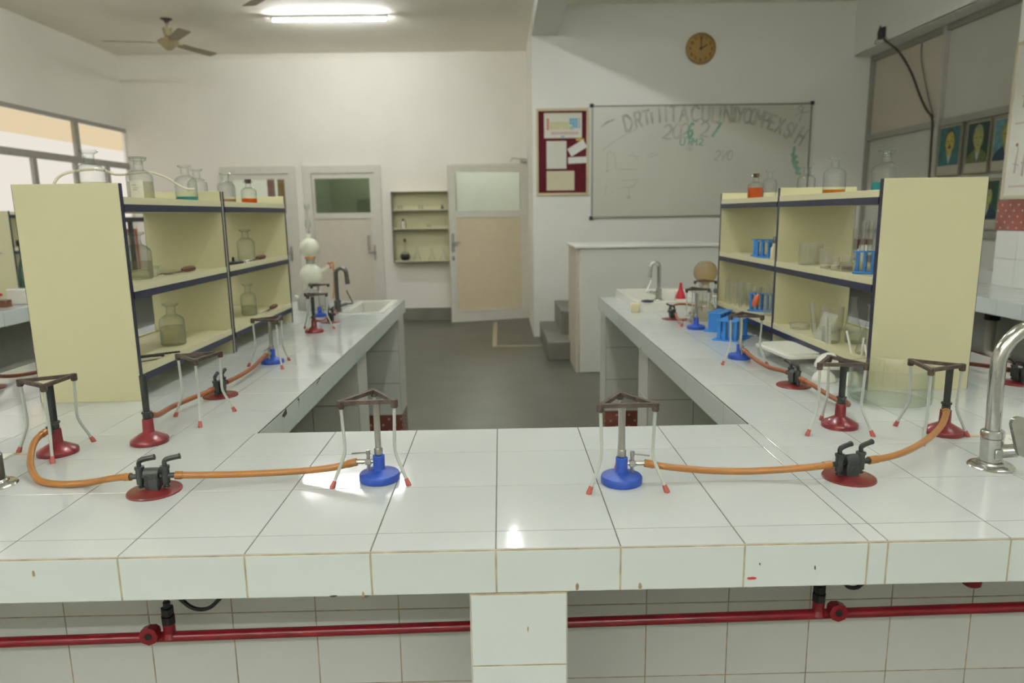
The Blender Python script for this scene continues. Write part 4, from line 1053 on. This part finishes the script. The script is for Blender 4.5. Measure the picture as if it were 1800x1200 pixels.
obj('outlet_tube', MB().tube(crv([(.104, 0, .250), (.118, 0, .268), (.128, 0, .262), (.130, 0, .20), (.126, 0, .12), (.118, 0, .06)]), .0058, 8), mat('tan_rubber_tube', (.45, .28, .13), .6), k)
g = thing('gas_generator', 'amber glass gas generator with a round brown top globe, far right arm', 'gas generator', (1.005, 2.335, BZ))
obj('lower_bell', MB().lathe([(.055, .001), (.056, .01), (.055, .045), (.046, .075), (.026, .09)], seg=24, caps=False), glass('olive_glass', (.74, .72, .56), (.35, .33, .2), haze=.15), g)
obj('middle_bulb', MB().lathe([(.024, .088), (.034, .10), (.037, .12), (.034, .145), (.022, .158), (.020, .178)], seg=24, caps=False), glass('pale_glass', (.82, .83, .74), (.4, .4, .3), haze=.2), g)
obj('stopcock', MB().cyl((.03, -.01, .12), (.056, -.014, .12), .006, 8).lathe([(.011, -.004), (.013, 0), (.011, .004)], (.050, -.014, .145), 14, R=Matrix(((1,0,0),(0,0,-1),(0,1,0)))), chrome, g)
obj('top_globe', MB().lathe([(.02, .176)]+sph(.057, .235, -70, 66), seg=32, caps=True), amberG, g)
obj('side_outlet', MB().cyl((-.02, -.02, .168), (-.03, -.036, .178), .009, 10), clear, g)

# ------------------------------------------------------------------ wall shelf with flasks
ws = thing('wall_shelf', 'shallow cream wall shelf with dark edges between the grey doors', 'shelf', (-1.405, YB, .785))
Wn, Hn, Dn = .80, .925, .16
obj('back_board', MB().box(0, -.012, 0, Wn, -.001, Hn), cream, ws)
for x in (0, Wn-.016):
    p = obj('side_panel', MB().box(x, -Dn, 0, x+.016, -.012, Hn), cream, ws)
    obj('edge_strip', MB().box(x, -Dn-.003, 0, x+.016, -Dn, Hn), mat('dark_grey_edge', (.05, .06, .06), .5), p)
for z in (0, .425, .668, Hn-.016):
    p = obj('shelf', MB().box(.016, -Dn, z, Wn-.016, -.012, z+.016).box(.016, -Dn-.001, z+.016, Wn-.016, -Dn+.012, z+.030 if z < Hn-.1 else z+.016), cream, ws)
    obj('edge_strip', MB().box(.016, -Dn-.003, z-.002, Wn-.016, -Dn, z+.013), mat('dark_grey_edge', (.05, .06, .06), .5), p)
zb = .785+.016; yy = YB-.085
t = thing('round_flask', 'long necked round flask of black liquid on the wall shelf', 'flask', (-1.26, yy, zb))
obj('glass_body', MB().lathe([(.03, .001)]+sph(.066, .066, -62, 72)+[(.014, .14), (.013, .26), (.019, .268)], seg=24, caps=False), clearB, t)
obj('liquid', MB().lathe([(.03, .003)]+sph(.063, .066, -60, 28), seg=24), mat('black_liquid', (.006, .006, .012), .1), t)
obj('stopper', MB().lathe([(.012, .255), (.016, .29), (.012, .30)], seg=12), cork, t)
for x, h, r, lb in ((-1.10, .19, .055, 'leftmost clear conical flask'), (-.905, .17, .05, 'middle clear conical flask'), (-.745, .16, .05, 'rightmost clear conical flask')):
    flask(lb+' on the bottom of the wall shelf', x, yy, zb, r, h, 'flasks on the wall shelf')
t = thing('dropper_bottle', 'white labelled bottle with dark cap, wall shelf middle row', 'bottle', (-1.27, yy, .785+.441))
obj('glass_body', MB().lathe([(.026, 0), (.027, .005), (.027, .085), (.012, .10), (.012, .11)], seg=16), paper, t)
obj('cap', MB().lathe([(.014, .108), (.014, .13), (.01, .135)], seg=12), blackM, t)
beaker('small clear beaker leftmost on the top of wall shelf', -1.30, yy, .785+.684, .03, .06)
beaker('small clear beaker centred on the top of wall shelf', -1.03, yy, .785+.684, .032, .065)
tag(obj('small_bottle', MB().lathe([(.02, 0), (.021, .03), (.008, .045), (.01, .065)], seg=12), cork, loc=(-.745, yy, .785+.684)), 'tiny brown bottle rightmost on the top of wall shelf', 'bottle')
beaker('low glass dish, right on the middle row of wall shelf', -.93, yy, .785+.441, .028, .055)

# ------------------------------------------------------------------ wall items on the board wall
wb = thing('white_board', 'large white board with smudged marker writing on the front wall', 'whiteboard', (1.039, YF, 1.346))
BW, BH = 2.431, 1.212
obj('panel', MB().box(.012, -.018, .012, BW-.012, -.001, BH-.012), boardM, wb)
fm = mat('dull_aluminium', (.21, .21, .18), .4, .5)
fr = MB().box(0, -.026, 0, BW, -.001, .014).box(0, -.026, BH-.014, BW, -.001, BH).box(0, -.026, .014, .014, -.001, BH-.014).box(BW-.014, -.026, .014, BW, -.001, BH-.014)
obj('frame', fr, fm, wb)
for x in (0, BW):
    for z in (0, BH):
        obj('corner_cap', MB().bbox(x-.02, -.030, z-.02, x+.02, -.0, z+.02, .006), blackP, wb)
FONT = {'A': [[(0,0),(.5,1),(1,0)],[(.2,.4),(.8,.4)]], 'C': [[(1,.85),(.7,1),(.3,1),(0,.7),(0,.3),(.3,0),(.7,0),(1,.15)]], 'D': [[(0,0),(0,1),(.55,1),(1,.65),(1,.35),(.55,0),(0,0)]],
 'E': [[(1,1),(0,1),(0,0),(1,0)],[(0,.5),(.8,.5)]], 'G': [[(1,.85),(.7,1),(.3,1),(0,.7),(0,.3),(.3,0),(.8,0),(1,.2),(1,.45),(.6,.45)]], 'H': [[(0,0),(0,1)],[(1,0),(1,1)],[(0,.5),(1,.5)]], 'I': [[(.5,0),(.5,1)]],
 'L': [[(0,1),(0,0),(1,0)]], 'M': [[(0,0),(0,1),(.5,.4),(1,1),(1,0)]], 'N': [[(0,0),(0,1),(1,0),(1,1)]], 'O': [[(.3,0),(0,.3),(0,.7),(.3,1),(.7,1),(1,.7),(1,.3),(.7,0),(.3,0)]], 'P': [[(0,0),(0,1),(.8,1),(1,.8),(.8,.5),(0,.5)]],
 'R': [[(0,0),(0,1),(.8,1),(1,.8),(.8,.5),(0,.5)],[(.4,.5),(1,0)]], 'S': [[(1,.85),(.7,1),(.3,1),(0,.75),(.3,.52),(.7,.48),(1,.25),(.7,0),(.3,0),(0,.15)]], 'T': [[(0,1),(1,1)],[(.5,1),(.5,0)]], 'U': [[(0,1),(0,.2),(.3,0),(.7,0),(1,.2),(1,1)]],
 'V': [[(0,1),(.5,0),(1,1)]], 'X': [[(0,0),(1,1)],[(0,1),(1,0)]], 'Y': [[(0,1),(.5,.5),(1,1)],[(.5,.5),(.4,0)]],
 '0': [[(.3,0),(0,.3),(0,.7),(.3,1),(.7,1),(1,.7),(1,.3),(.7,0),(.3,0)]], '1': [[(.2,.8),(.5,1),(.5,0)]], '2': [[(0,.8),(.3,1),(.7,1),(1,.75),(.8,.45),(0,0),(1,0)]], '3': [[(0,.9),(.4,1),(.9,.9),(.9,.6),(.4,.52),(1,.4),(.9,.1),(.4,0),(0,.1)]],
 '4': [[(.7,0),(.7,1),(0,.35),(1,.35)]], '5': [[(1,1),(.1,1),(0,.55),(.6,.6),(1,.35),(.7,0),(0,.05)]], '6': [[(.9,.95),(.5,1),(.1,.7),(0,.3),(.3,0),(.7,0),(1,.25),(.8,.5),(.3,.5),(.05,.3)]], '7': [[(0,1),(1,1),(.4,0)]],
 '8': [[(.5,.5),(.1,.75),(.5,1),(.9,.75),(.5,.5),(0,.25),(.5,0),(1,.25),(.5,.5)]], '9': [[(.1,.05),(.6,.1),(1,.6),(.8,1),(.3,1),(0,.75),(.3,.5),(.9,.6)]], '-': [[(0,.5),(1,.5)]]}
LAY = [0]
def ribbon(mb, pl, w_, y=-.0188):
    for a, b in zip(pl, pl[1:]):
        a = Vector((a[0], 0, a[1])); b = Vector((b[0], 0, b[1])); d = b-a
        if d.length < 1e-6: continue
        LAY[0] = (LAY[0]+1) % 60
        d.normalize(); n = Vector((-d.z, 0, d.x))*w_/2; e = d*w_*.35; Y = Vector((0, y-.00002*LAY[0], 0))
        mb.add([a-n-e+Y, b-n+e+Y, b+n+e+Y, a+n-e+Y], [(0,1,2,3)])
def glyph(mb, ch, x, z, w_, h_, rot=0, st=.013, y=-.0188):
    for pl in FONT[ch]:
        q = []
        for u, v in pl:
            a, b = (u-.5)*w_, v*h_
            q.append((x+a*cos(rot)-b*sin(rot), z+a*sin(rot)+b*cos(rot)))
        ribbon(mb, q, st, y)
bz = lambda px, py: ((px-1040)/387.5*BW, (383.5-py)/199.5*BH)
wr = MB()
for ch, px, py, wpx, hpx, rot in (('D', 1107, 228, 13, 27, 14), ('R', 1124, 222, 10, 26, 11), ('T', 1138, 218, 10, 24, 9), ('I', 1147, 216, 5, 18, 8), ('I', 1160, 214, 8, 26, 5), ('I', 1171, 213, 8, 26, 4), ('T', 1184, 213, 11, 26, 3), ('A', 1202, 213, 14, 26, 1),
        ('C', 1222, 213, 13, 25, 0), ('U', 1240, 214, 12, 26, -1), ('L', 1256, 215, 9, 26, -2), ('I', 1265, 215, 4, 26, -3), ('N', 1278, 215, 12, 27, -4), ('A', 1290, 215, 6, 25, -5), ('R', 1290, 215, 2, 25, -5), ('Y', 1300, 216, 12, 25, -6), ('C', 1312, 217, 11, 24, -9),
        ('O', 1322, 219, 9, 25, -11), ('M', 1333, 222, 11, 26, -13), ('P', 1344, 226, 9, 26, -15), ('E', 1355, 229, 9, 25, -17), ('X', 1368, 235, 10, 26, -20), ('S', 1383, 243, 10, 26, -24), ('I', 1392, 243, 4, 24, -26), ('H', 1404, 255, 10, 30, -29)):
    x, z = bz(px, py); glyph(wr, ch, x, z, wpx/387.5*BW, hpx/199.5*BH, radians(rot), .026)
for pl in ([(1057, 221), (1066, 214), (1078, 209)], ):
    ribbon(wr, [bz(*p) for p in pl], .02)
for pl in ([(1398, 205), (1423, 214-16)], [(1406, 216), (1411, 198)], [(1407, 200), (1403, 193), (1408, 187), (1412, 193), (1408, 200)]): ribbon(wr, [bz(*p) for p in pl], .013)
for i, (ch, px) in enumerate((('2', 1172), ('0', 1189), ('2', 1203))):
    x, z = bz(px, 243-i*.8); glyph(wr, ch, x, z, .085, .145, radians(-8), .02)
x, z = bz(1238, 240); glyph(wr, '2', x, z, .085, .15, radians(-8), .018)
for ch, px in (('2', 1262), ('V', 1273), ('0', 1284)):
    x, z = bz(px, 282); glyph(wr, ch, x, z, .05, .10, radians(-14), .011)
obj('marker_writing', wr, mark, wb)['kind'] = 'stuff'
wt = MB()
x, z = bz(1213, 241); glyph(wt, '6', x, z, .05, .145, radians(-8), .026)
x, z = bz(1255, 240); glyph(wt, '7', x, z, .10, .15, radians(-12), .026)
for ch, px, w_ in (('U', 1200, .05), ('R', 1214, .035), ('M', 1222, .045), ('2', 1233, .04)):
    x, z = bz(px, 255); glyph(wt, ch, x, z, w_, .07, radians(-5), .014)
for p in ([(1400, 262), (1399, 272)], [(1396, 274), (1404, 278), (1398, 286), (1407, 288), (1402, 296), (1411, 299), (1406, 307), (1413, 309)], [(1398, 276), (1400, 290), (1408, 306)]): ribbon(wt, [bz(*q) for q in p], .03)
obj('marker_writing', wt, markT, wb)['kind'] = 'stuff'
wf = MB()
for pl in ([(1060, 262), (1076, 250), (1096, 237), (1118, 226)], [(1068, 292), (1068, 268), (1073, 264), (1081, 270), (1084, 296)], [(1106, 272), (1124, 274)], [(1112, 266), (1122, 282)], [(1140, 272), (1150, 268)], [(1138, 278), (1158, 270)], [(1095, 316), (1123, 315), (1121, 320), (1112, 328)], [(1085, 330), (1118, 328)], [(1108, 330), (1107, 346)], [(1064, 342), (1067, 326)], [(1076, 338), (1079, 335)], [(1086, 296), (1120, 297)]):
    ribbon(wf, [bz(*p) for p in pl], .009)
for ch, px in (('I', 1208), ('S', 1214), ('I', 1219)):
    x, z = bz(px, 264); glyph(wf, ch, x, z, .03, .035, 0, .009)
x, z = bz(1107, 347); ribbon(wf, [(x-.012, z), (x+.012, z)], .03); x, z = bz(1068, 299); ribbon(wf, [(x-.008, z), (x+.008, z)], .02)
obj('marker_writing', wf, markF, wb)['kind'] = 'stuff'

nb = thing('notice_board', 'maroon notice board with cream frame left of the white board', 'notice board', (.427, YF, 1.600))
NW, NH = .58, .935
obj('felt_panel', MB().box(.02, -.012, .02, NW-.02, -.001, NH-.02), maroon, nb)
obj('frame', MB().bbox(0, -.022, 0, NW, -.001, .028, .003).bbox(0, -.022, NH-.028, NW, -.001, NH, .003).bbox(0, -.022, .028, .024, -.001, NH-.028, .003).bbox(NW-.024, -.022, .028, NW, -.001, NH-.028, .003), mat('cream_wood_frame', (.55, .48, .29), .5), nb)
nx = lambda px: .427+(px-942)/92*.58
nz = lambda py: 2.535-(py-191)/151*.935
def sheet(label, x0, y0, x1, y1, ma, tilt=0, cat='paper'):
    cx, cz = (nx(x0)+nx(x1))/2, (nz(y0)+nz(y1))/2; a, b = (nx(x1)-nx(x0))/2, (nz(y0)-nz(y1))/2
    o = tag(obj('paper_sheet', MB().box(-a, -.0015, -b, a, 0, b), ma, loc=(cx, YF-.0125, cz)), label, cat, 'papers pinned to the maroon board')
    o.rotation_euler.y = tilt; return o
pt_ = sheet('coloured element chart at the top of the maroon notice board', 956, 199, 1022, 242, paper, 0, 'chart')
cp = {'red': (.5, .2, .14), 'yellow': (.55, .53, .28), 'blue': (.16, .38, .55), 'green': (.35, .48, .34), 'lilac': (.38, .36, .45), 'pink': (.5, .38, .36)}
for c, px0, py0, px1, py1 in (('red', 960, 208, 965, 228), ('yellow', 966, 214, 999, 228), ('blue', 1000, 208, 1015, 225), ('lilac', 1016, 207, 1019, 226), ('pink', 968, 231, 1016, 236), ('green', 1000, 222, 1008, 228), ('blue', 985, 238, 992, 241), ('yellow', 958, 200, 1020, 202)):
    x0, x1, z0, z1 = nx(px0)-nx(989), nx(px1)-nx(989), nz(py1)-nz(220.5), nz(py0)-nz(220.5)
    nn = 1 if px1-px0 < 12 else int((px1-px0)/5); mm = 1 if py1-py0 < 8 else int((py1-py0)/4.5)
    q = MB()
    for i in range(nn):
        for j in range(mm):
            u0, u1 = x0+(x1-x0)*i/nn, x0+(x1-x0)*(i+1)/nn; v0, v1 = z0+(z1-z0)*j/mm, z0+(z1-z0)*(j+1)/mm
            if c == 'blue' and nn > 1 and j+i < 1: continue
            q.box(u0+.0012, -.0019, v0+.0012, u1-.0012, -.0015, v1-.0012)
    obj('print_block', q, mat('print_'+c, cp[c], .8), pt_)['kind'] = 'stuff'
sheet('plain upright white sheet in the middle of the maroon board', 960, 247, 995, 295, paper, 0)
sheet('tilted white slip on the maroon board', 998, 252, 1030, 267, mat('bright_paper', (.66, .68, .64), .7), radians(-30))
sheet('level white slip below the tilted one on the maroon board', 998, 275, 1031, 286, mat('bright_paper', (.66, .68, .64), .7), radians(-2))
sheet('cream wide sheet at the bottom of the maroon board', 960, 299, 1009, 333, creamP, 0)
tag(obj('yellow_slip', MB().box(nx(1012), YF-.0135, nz(247), nx(1026), YF-.0125, nz(243)), mat('yellow_paper', (.55, .36, .05), .7)), 'small yellow paper scrap above the tilted slip on maroon board', 'paper')

ck = thing('wall_clock', 'round tan wall clock reading two, above the white board', 'clock', (2.217, YF, 3.135))
Q = Matrix.Rotation(radians(90), 3, 'X')
obj('rim', MB().lathe([(.160, .0), (.165, .01), (.162, .028), (.148, .034), (.145, .026)], seg=40, R=Q, caps=False), mat('dull_brass_rim', (.30, .20, .08), .5, .2), ck)
obj('face', MB().lathe([(0, .022), (.147, .022), (.147, .001), (0, .001)], seg=40, R=Q, caps=False), mat('tan_clock_face', (.36, .22, .055), .6), ck)
nm = MB()
for h in range(1, 13):
    a = radians(90-30*h); s_ = str(h); cx, cz = .116*cos(a), .116*sin(a)-.014
    for i, ch in enumerate(s_): glyph(nm, ch, cx+(i-(len(s_)-1)/2)*.020, cz, .015, .028, 0, .006, -.0229)
obj('numerals', nm, mat('dark_brown_ink', (.06, .035, .015), .6), ck)['kind'] = 'stuff'
hn = MB(); ribbon(hn, [(0, -.02), (0, .105)], .008, -.025); obj('minute_hand', hn, blackM, ck)
hn = MB(); ribbon(hn, [(-.012, -.007), (.065, .036)], .011, -.0265); obj('hour_hand', hn, blackM, ck)
obj('hub', MB().lathe([(.013, .022), (.013, .03), (0, .031)], seg=14, R=Q), blackM, ck)

# portraits on the right window
def portrait(label, y0, y1, z0, z1, bgc, skin, hair, suit, moustache=False, cap=False, side=.0):
    t = thing('framed_portrait', label, 'picture', (4.092, (y0+y1)/2, z0), 0, 'portraits on the right window')
    W, H = y1-y0, z1-z0
    obj('backing', MB().box(-.010, -W/2, 0, 0, W/2, H), mat('pale_card', (.36, .34, .27), .7), t)
    obj('edging', MB().box(-.014, -W/2, 0, -.010, W/2, .008).box(-.014, -W/2, H-.008, -.010, W/2, H).box(-.014, -W/2, 0, -.010, -W/2+.008, H).box(-.014, W/2-.008, 0, -.010, W/2, H), mat('olive_gilt', (.24, .23, .12), .5, .3), t)
    b = H*.20; w_ = W-.036; h_ = H-.02-b
    pm = [mat('print_%d_%d' % (int(y0*100), i), c, .5, var=.25, scale=25) for i, c in enumerate((bgc, skin, hair, suit, (.35, .40, .42), (.05, .045, .02)))]
    q = MB(); P = lambda u, v: (-(u-.5)*w_, b+v*h_)          # u runs to the viewer's right
    def lay(pts, d, mi): q.prism([P(*p) for p in pts], -.0101-d, -.0104-d, 'x', mi)
    ell = lambda cx, cy, rx, ry, n=18, a0=0, a1=2*pi: [(cx+rx*cos(a0+(a1-a0)*i/n), cy+ry*sin(a0+(a1-a0)*i/n)) for i in range(n if a1-a0 > 6 else n+1)]
    lay([(0, 0), (1, 0), (1, 1), (0, 1)], 0, 0)
    cx = .52+side
    lay([(0, 0), (1, 0), (1, .10), (.92, .22), (.68, .33), (.36, .33), (.1, .2), (0, .08)], .0004, 3)
    lay([(cx-.10, .30), (cx, .02), (cx+.12, .30)], .0008, 4)
    lay([(cx-.12, .26), (cx+.13, .26), (cx+.14, .45), (cx-.12, .45)], .0012, 1)
    lay(ell(cx, .66, .245, .30), .0016, 2)
    lay(ell(cx+.02, .60, .215, .27), .0020, 1)
    if cap: lay(ell(cx, .78, .27, .17, 14, 0, pi), .0024, 2)
    for s in (-1, 1): lay(ell(cx+.02+s*.085, .63, .04, .014, 8), .0024, 5)
    lay([(cx+.015, .60), (cx+.045, .50), (cx, .50)], .0022, 5) if False else lay(ell(cx+.02, .53, .022, .05, 8), .0022, 2)
    lay(ell(cx+.02, .44, .07, .012, 8), .0024, 5)
    if moustache: lay(ell(cx+.02, .47, .085, .035, 10), .0026, 5)
    obj('picture', q, pm, t)
    return t
portrait('portrait of a dark haired man with moustache on a teal ground, right window', 5.26, 5.585, 1.692, 2.14, (.03, .12, .12), (.38, .30, .06), (.05, .06, .04), (.03, .13, .13), True)
portrait('portrait of a white haired man on a dark green ground, right window', 4.886, 5.19, 1.69, 2.13, (.012, .035, .025), (.30, .30, .10), (.22, .26, .14), (.09, .12, .03))
portrait('portrait of a balding man on a pale blue ground, right window', 4.55, 4.855, 1.69, 2.12, (.10, .24, .27), (.33, .30, .07), (.25, .24, .06), (.012, .035, .06), side=.06)
portrait('portrait of a youth in a dark cap, lower row of right window', 4.70, 5.02, 1.22, 1.638, (.012, .055, .035), (.28, .29, .10), (.03, .04, .02), (.008, .025, .05), cap=True)

# junction box and cable, top right
jb = thing('junction_box', 'broken dark junction box with loose wires high on the right wall', 'junction box', (3.9, 6.36, 3.13))
obj('housing', MB().bbox(-.03, -.045, -.045, -.001, .05, .06, .006), mat('grimy_metal', (.05, .045, .035), .7, .3), jb)
obj('lid', MB().prism([(-.05, -.05), (.04, -.045), (.055, .02), (.01, .085), (-.03, .04)], -.038, -.032, 'x'), mat('dark_metal_plate', (.028, .025, .02), .6), jb)
obj('loose_wire', MB().tube(crv([(-.03, .03, -.03), (-.05, .055, -.06), (-.045, .05, -.085), (-.03, .02, -.07)]), .004, 6), blackP, jb)
tag(obj('cable', MB().tube(crv([(3.88, 6.33, 3.10), (3.87, 6.25, 3.04), (3.99, 6.22, 2.93), (4.06, 6.10, 2.72), (4.07, 5.93, 2.47), (4.07, 5.80, 2.32), (4.07, 5.695, 2.22), (4.07, 5.675, 2.0), (4.075, 5.67, 1.75), (4.08, 5.67, 1.4), (4.08, 5.66, 1.0)], 8), .011, 8), mat('dirty_brown_cable', (.05, .04, .022), .7, var=.4, scale=30)), 'dark twisted cable hanging across the right window from the junction box', 'cable')
tag(obj('cable', MB().tube(crv([(4.115, 6.05, 2.97), (4.11, 6.02, 2.80), (4.11, 5.86, 2.45), (4.11, 5.74, 2.24)]), .006, 6), mat('grey_strand', (.17, .165, .14), .7)), 'thin grey line behind the dark cable on the right window', 'cable')  # thin grey line running down close to the panes

# ------------------------------------------------------------------ ceiling lights and fans
def tube_light(label, x, y, z, along, key, L=1.17):
    t = thing('tube_light', label, 'light', (x, y, z), 0 if along == 'x' else radians(90), 'fluorescent tube lights')
    obj('housing', MB().bbox(-L/2-.02, -.022, .012, L/2+.02, .022, .045, .004), mat('white_batten', (.6, .6, .55), .4), t)
    for s in (-1, 1): obj('lamp_holder', MB().bbox(s*(L/2+.008)-.008, -.015, -.016, s*(L/2+.008)+.008, .015, .013, .003), mat('white_batten', (.6, .6, .55)), t)
    obj('tube', MB().tube([(-L/2, 0, 0), (L/2, 0, 0)], .013, 12), emitter('tube_glow_'+key, TUBE_COL, TUBE_POWER[key]), t)
    return t
tube_light('lit fluorescent tube on the ceiling near the rear wall', -1.72, 6.73, ZL-.045, 'x', 'A')
tube_light('lit fluorescent tube along the beam toward the board wall', .10, 4.66, ZL-.045, 'y', 'B')
tube_light('lit fluorescent tube along the beam above the front counter', .10, 1.45, ZL-.045, 'y', 'C')
tube_light('unseen fill tube added over the right bay behind the viewer', 2.3, .0, ZR-.045, 'x', 'G')  # out of view, added to lift the dim right bay and its wall
tube_light('unseen fill tube added over the middle of the left bay', -2.3, 3.2, ZL-.045, 'x', 'H')  # unseen, added to brighten the left bay and the far end
tube_light('unseen fill tube added over the middle of the right bay', 1.95, 1.5, ZR-.045, 'x', 'I')  # added out of view to soften the shade in the right bay
tube_light('unseen fill tube added over the left bay behind the viewer', -2.2, -.8, ZL-.045, 'x', 'D')  # added behind the camera to light the left bay
for i, (x_, lb) in enumerate(((-2.5, 'left'), (-1.0, 'middle'), (.7, 'right'))):
    t_ = tube_light('unseen fill tube added on the rear wall behind the viewer, '+lb+' of three', x_, YN+.06, 2.55, 'x', 'E')  # unseen tubes added to brighten the faces turned to the camera
    t_.rotation_euler.x = radians(-90)
tube_light('unseen tube added to light the green passage behind the middle door', -1.9, 9.5, 2.5, 'x', 'F', .6)  # hidden tube added so the passage shows through the door glass
tube_light('unseen tube added to light the room behind the ajar door', -.4, 9.9, 2.5, 'x', 'J', .9)  # added out of sight to brighten the view past the ajar door
tube_light('unseen tube added to light the room behind the leftmost door', -3.6, 10.0, 2.5, 'x', 'F', .9)  # unseen, added to light what shows through this door's glass

def fan(label, x, y, zb, rots, first=[None]):
    if first[0] is None:
        t = thing('ceiling_fan', label, 'fan', (x, y, zb), rots, 'ceiling fans')
        cf = mat('cream_fan_enamel', (.36, .31, .16), .5); bl = mat('beige_fan_blade', (.28, .24, .16), .5)
        obj('motor', MB().lathe([(0, -.075), (.03, -.072), (.06, -.045), (.10, -.005), (.105, .01), (.08, .03), (.045, .04), (.03, .06), (0, .06)], seg=24), cf, t)
        obj('lower_cup', MB().lathe([(.03, .035), (.034, .045), (.034, .058), (.026, .066)], seg=16), mat('dark_fan_cup', (.06, .045, .035), .5), t)
        obj('downrod', MB().cyl((0, 0, .05), (0, 0, ZL-zb-.005), .011, 10), bl, t)
        obj('canopy', MB().lathe([(.028, .062), (.036, .09), (.050, .140), (.046, .143), (.012, .135)], seg=18), cf, t)
        obj('ceiling_hook', MB().lathe([(.018, ZL-zb-.045), (.026, ZL-zb-.02), (.06, ZL-zb-.004), (.06, ZL-zb)], seg=16), mat('dark_fan_cup', (.06, .045, .035)), t)
        for k in range(3):
            a = 2*pi*k/3
            M = Matrix.Rotation(a, 4, 'Z') @ Matrix.Translation((0, 0, .0)) @ Matrix.Rotation(radians(-10), 4, 'X')
            b = obj('blade', MB().prism([(.16, -.05), (.60, -.062), (.635, -.05), (.64, .05), (.61, .062), (.16, .05)], .0, .004).xf(M), bl, t)
            obj('blade_arm', MB().prism([(.08, -.02), (.2, -.03), (.2, .03), (.08, .02)], -.004, .0).xf(M), cf, b)
        first[0] = t; return t
    return dup(first[0], (x, y, zb), rots, label)
fan('cream three bladed ceiling fan near the left window wall', -3.44, 6.81, 3.225, radians(188))
fan('ceiling fan whose blade tip shows beside the ceiling tube', -1.74, 5.06, 3.225, radians(131))

# ------------------------------------------------------------------ things on the side benches
t = thing('glass_bottle', 'dark green bottle at the left edge on the far bench', 'bottle', (-3.12, 3.62, BZ))
obj('glass_body', MB().lathe([(.04, 0), (.042, .01), (.042, .20), (.03, .25), (.016, .29), (.015, .36), (.022, .37)], seg=18), mat('dark_green_glass', (.02, .06, .035), .2), t)
obj('cap', MB().lathe([(.022, .365), (.026, .37), (.026, .40), (.018, .405)], seg=12), blackM, t)
tag(obj('retort_stand', MB().bbox(-.08, -.06, 0, .08, .06, .012, .003).cyl((-.05, 0, .01), (-.05, 0, .42), .006, 8).cyl((-.05, 0, .30), (.09, 0, .33), .005, 8).cyl((-.05, 0, .2), (.05, 0, .18), .005, 8), steel, loc=(-3.22, 3.45, BZ)), 'metal clamp stand at the left edge on the far bench', 'stand')
tag(obj('red_stopper_tube', MB().cyl((0, 0, 0), (.12, 0, 0), .010, 10), plastR, loc=(-3.22, 3.35, BZ+.075)), 'small red plastic tube at left edge on the far bench', 'tube')
tag(obj('soap_box', MB().bbox(-.08, -.05, 0, .08, .05, .10, .006), porc, loc=(-3.05, 3.48, BZ)), 'white square box beside the green bottle at left edge', 'box')
tag(obj('wooden_block', MB().bbox(-.06, -.03, 0, .06, .03, .045, .003), wood, loc=(-3.10, 3.32, BZ)), 'dark wooden block at left edge on the far bench', 'block')
t = thing('picture_board', 'orange framed white board seen through the left bookcase', 'board', (-4.60, 7.6, .79), radians(90))
obj('panel', MB().box(-.36, 0, 0, .36, .015, .46), paper, t)
obj('frame', MB().box(-.40, -.015, -.04, .40, .025, 0).box(-.40, -.015, .46, .40, .025, .50).box(-.40, -.015, 0, -.36, .025, .46).box(.36, -.015, 0, .40, .025, .46), mat('orange_wood', (.40, .11, .05), .5), t)
obj('leg', MB().box(-.36, 0, -.79, -.32, .02, -.04).box(.32, 0, -.79, .36, .02, -.04), mat('orange_wood', (.40, .11, .05)), t)
t = thing('black_rack', 'black metal rack on the far bench, seen through the left bookcase', 'rack', (-3.38, 5.1, BZ))
obj('top_bar', MB().bbox(-.02, 0, .50, .02, .95, .545, .003), blackM, t)
for y in (.02, .42, .93): obj('post', MB().bbox(-.018, y-.018, 0, .018, y+.018, .50, .003), blackM, t)
obj('foot_rail', MB().bbox(-.09, 0, 0, .09, .95, .012, .003), darkG, t)
for i, (x, y, r, h, lb) in enumerate(((3.13, 4.9, .075, .22, 'white labelled reagent tub on right bench, left one seen through the bookcase'), (3.16, 4.62, .07, .20, 'white labelled reagent tub on right bench, right one seen through the bookcase'))):
    t = thing('reagent_tub', lb, 'tub', (x, y, BZ-.30 if False else BZ), 0)
    obj('body', MB().lathe([(r*.97, 0), (r, .01), (r, h*.82), (r*.8, h*.88), (r*.8, h)], seg=20), paper, t)
    obj('paper_label', MB().bbox(-r*.6, -r-.004, h*.2, r*.6, -r+.004, h*.65, .001), mat('grey_print_label', (.10, .10, .11), .7), t)
t = tag(obj('carton', MB().bbox(-.12, -.08, 0, .12, .08, .26, .004), mat('brown_card', (.10, .045, .03), .7), loc=(3.2, 5.25, BZ)), 'brown carton on the right bench seen through the middle shelf', 'carton')
obj('paper_band', MB().box(-.121, -.0812, .10, .121, .0812, .17), creamP, t)
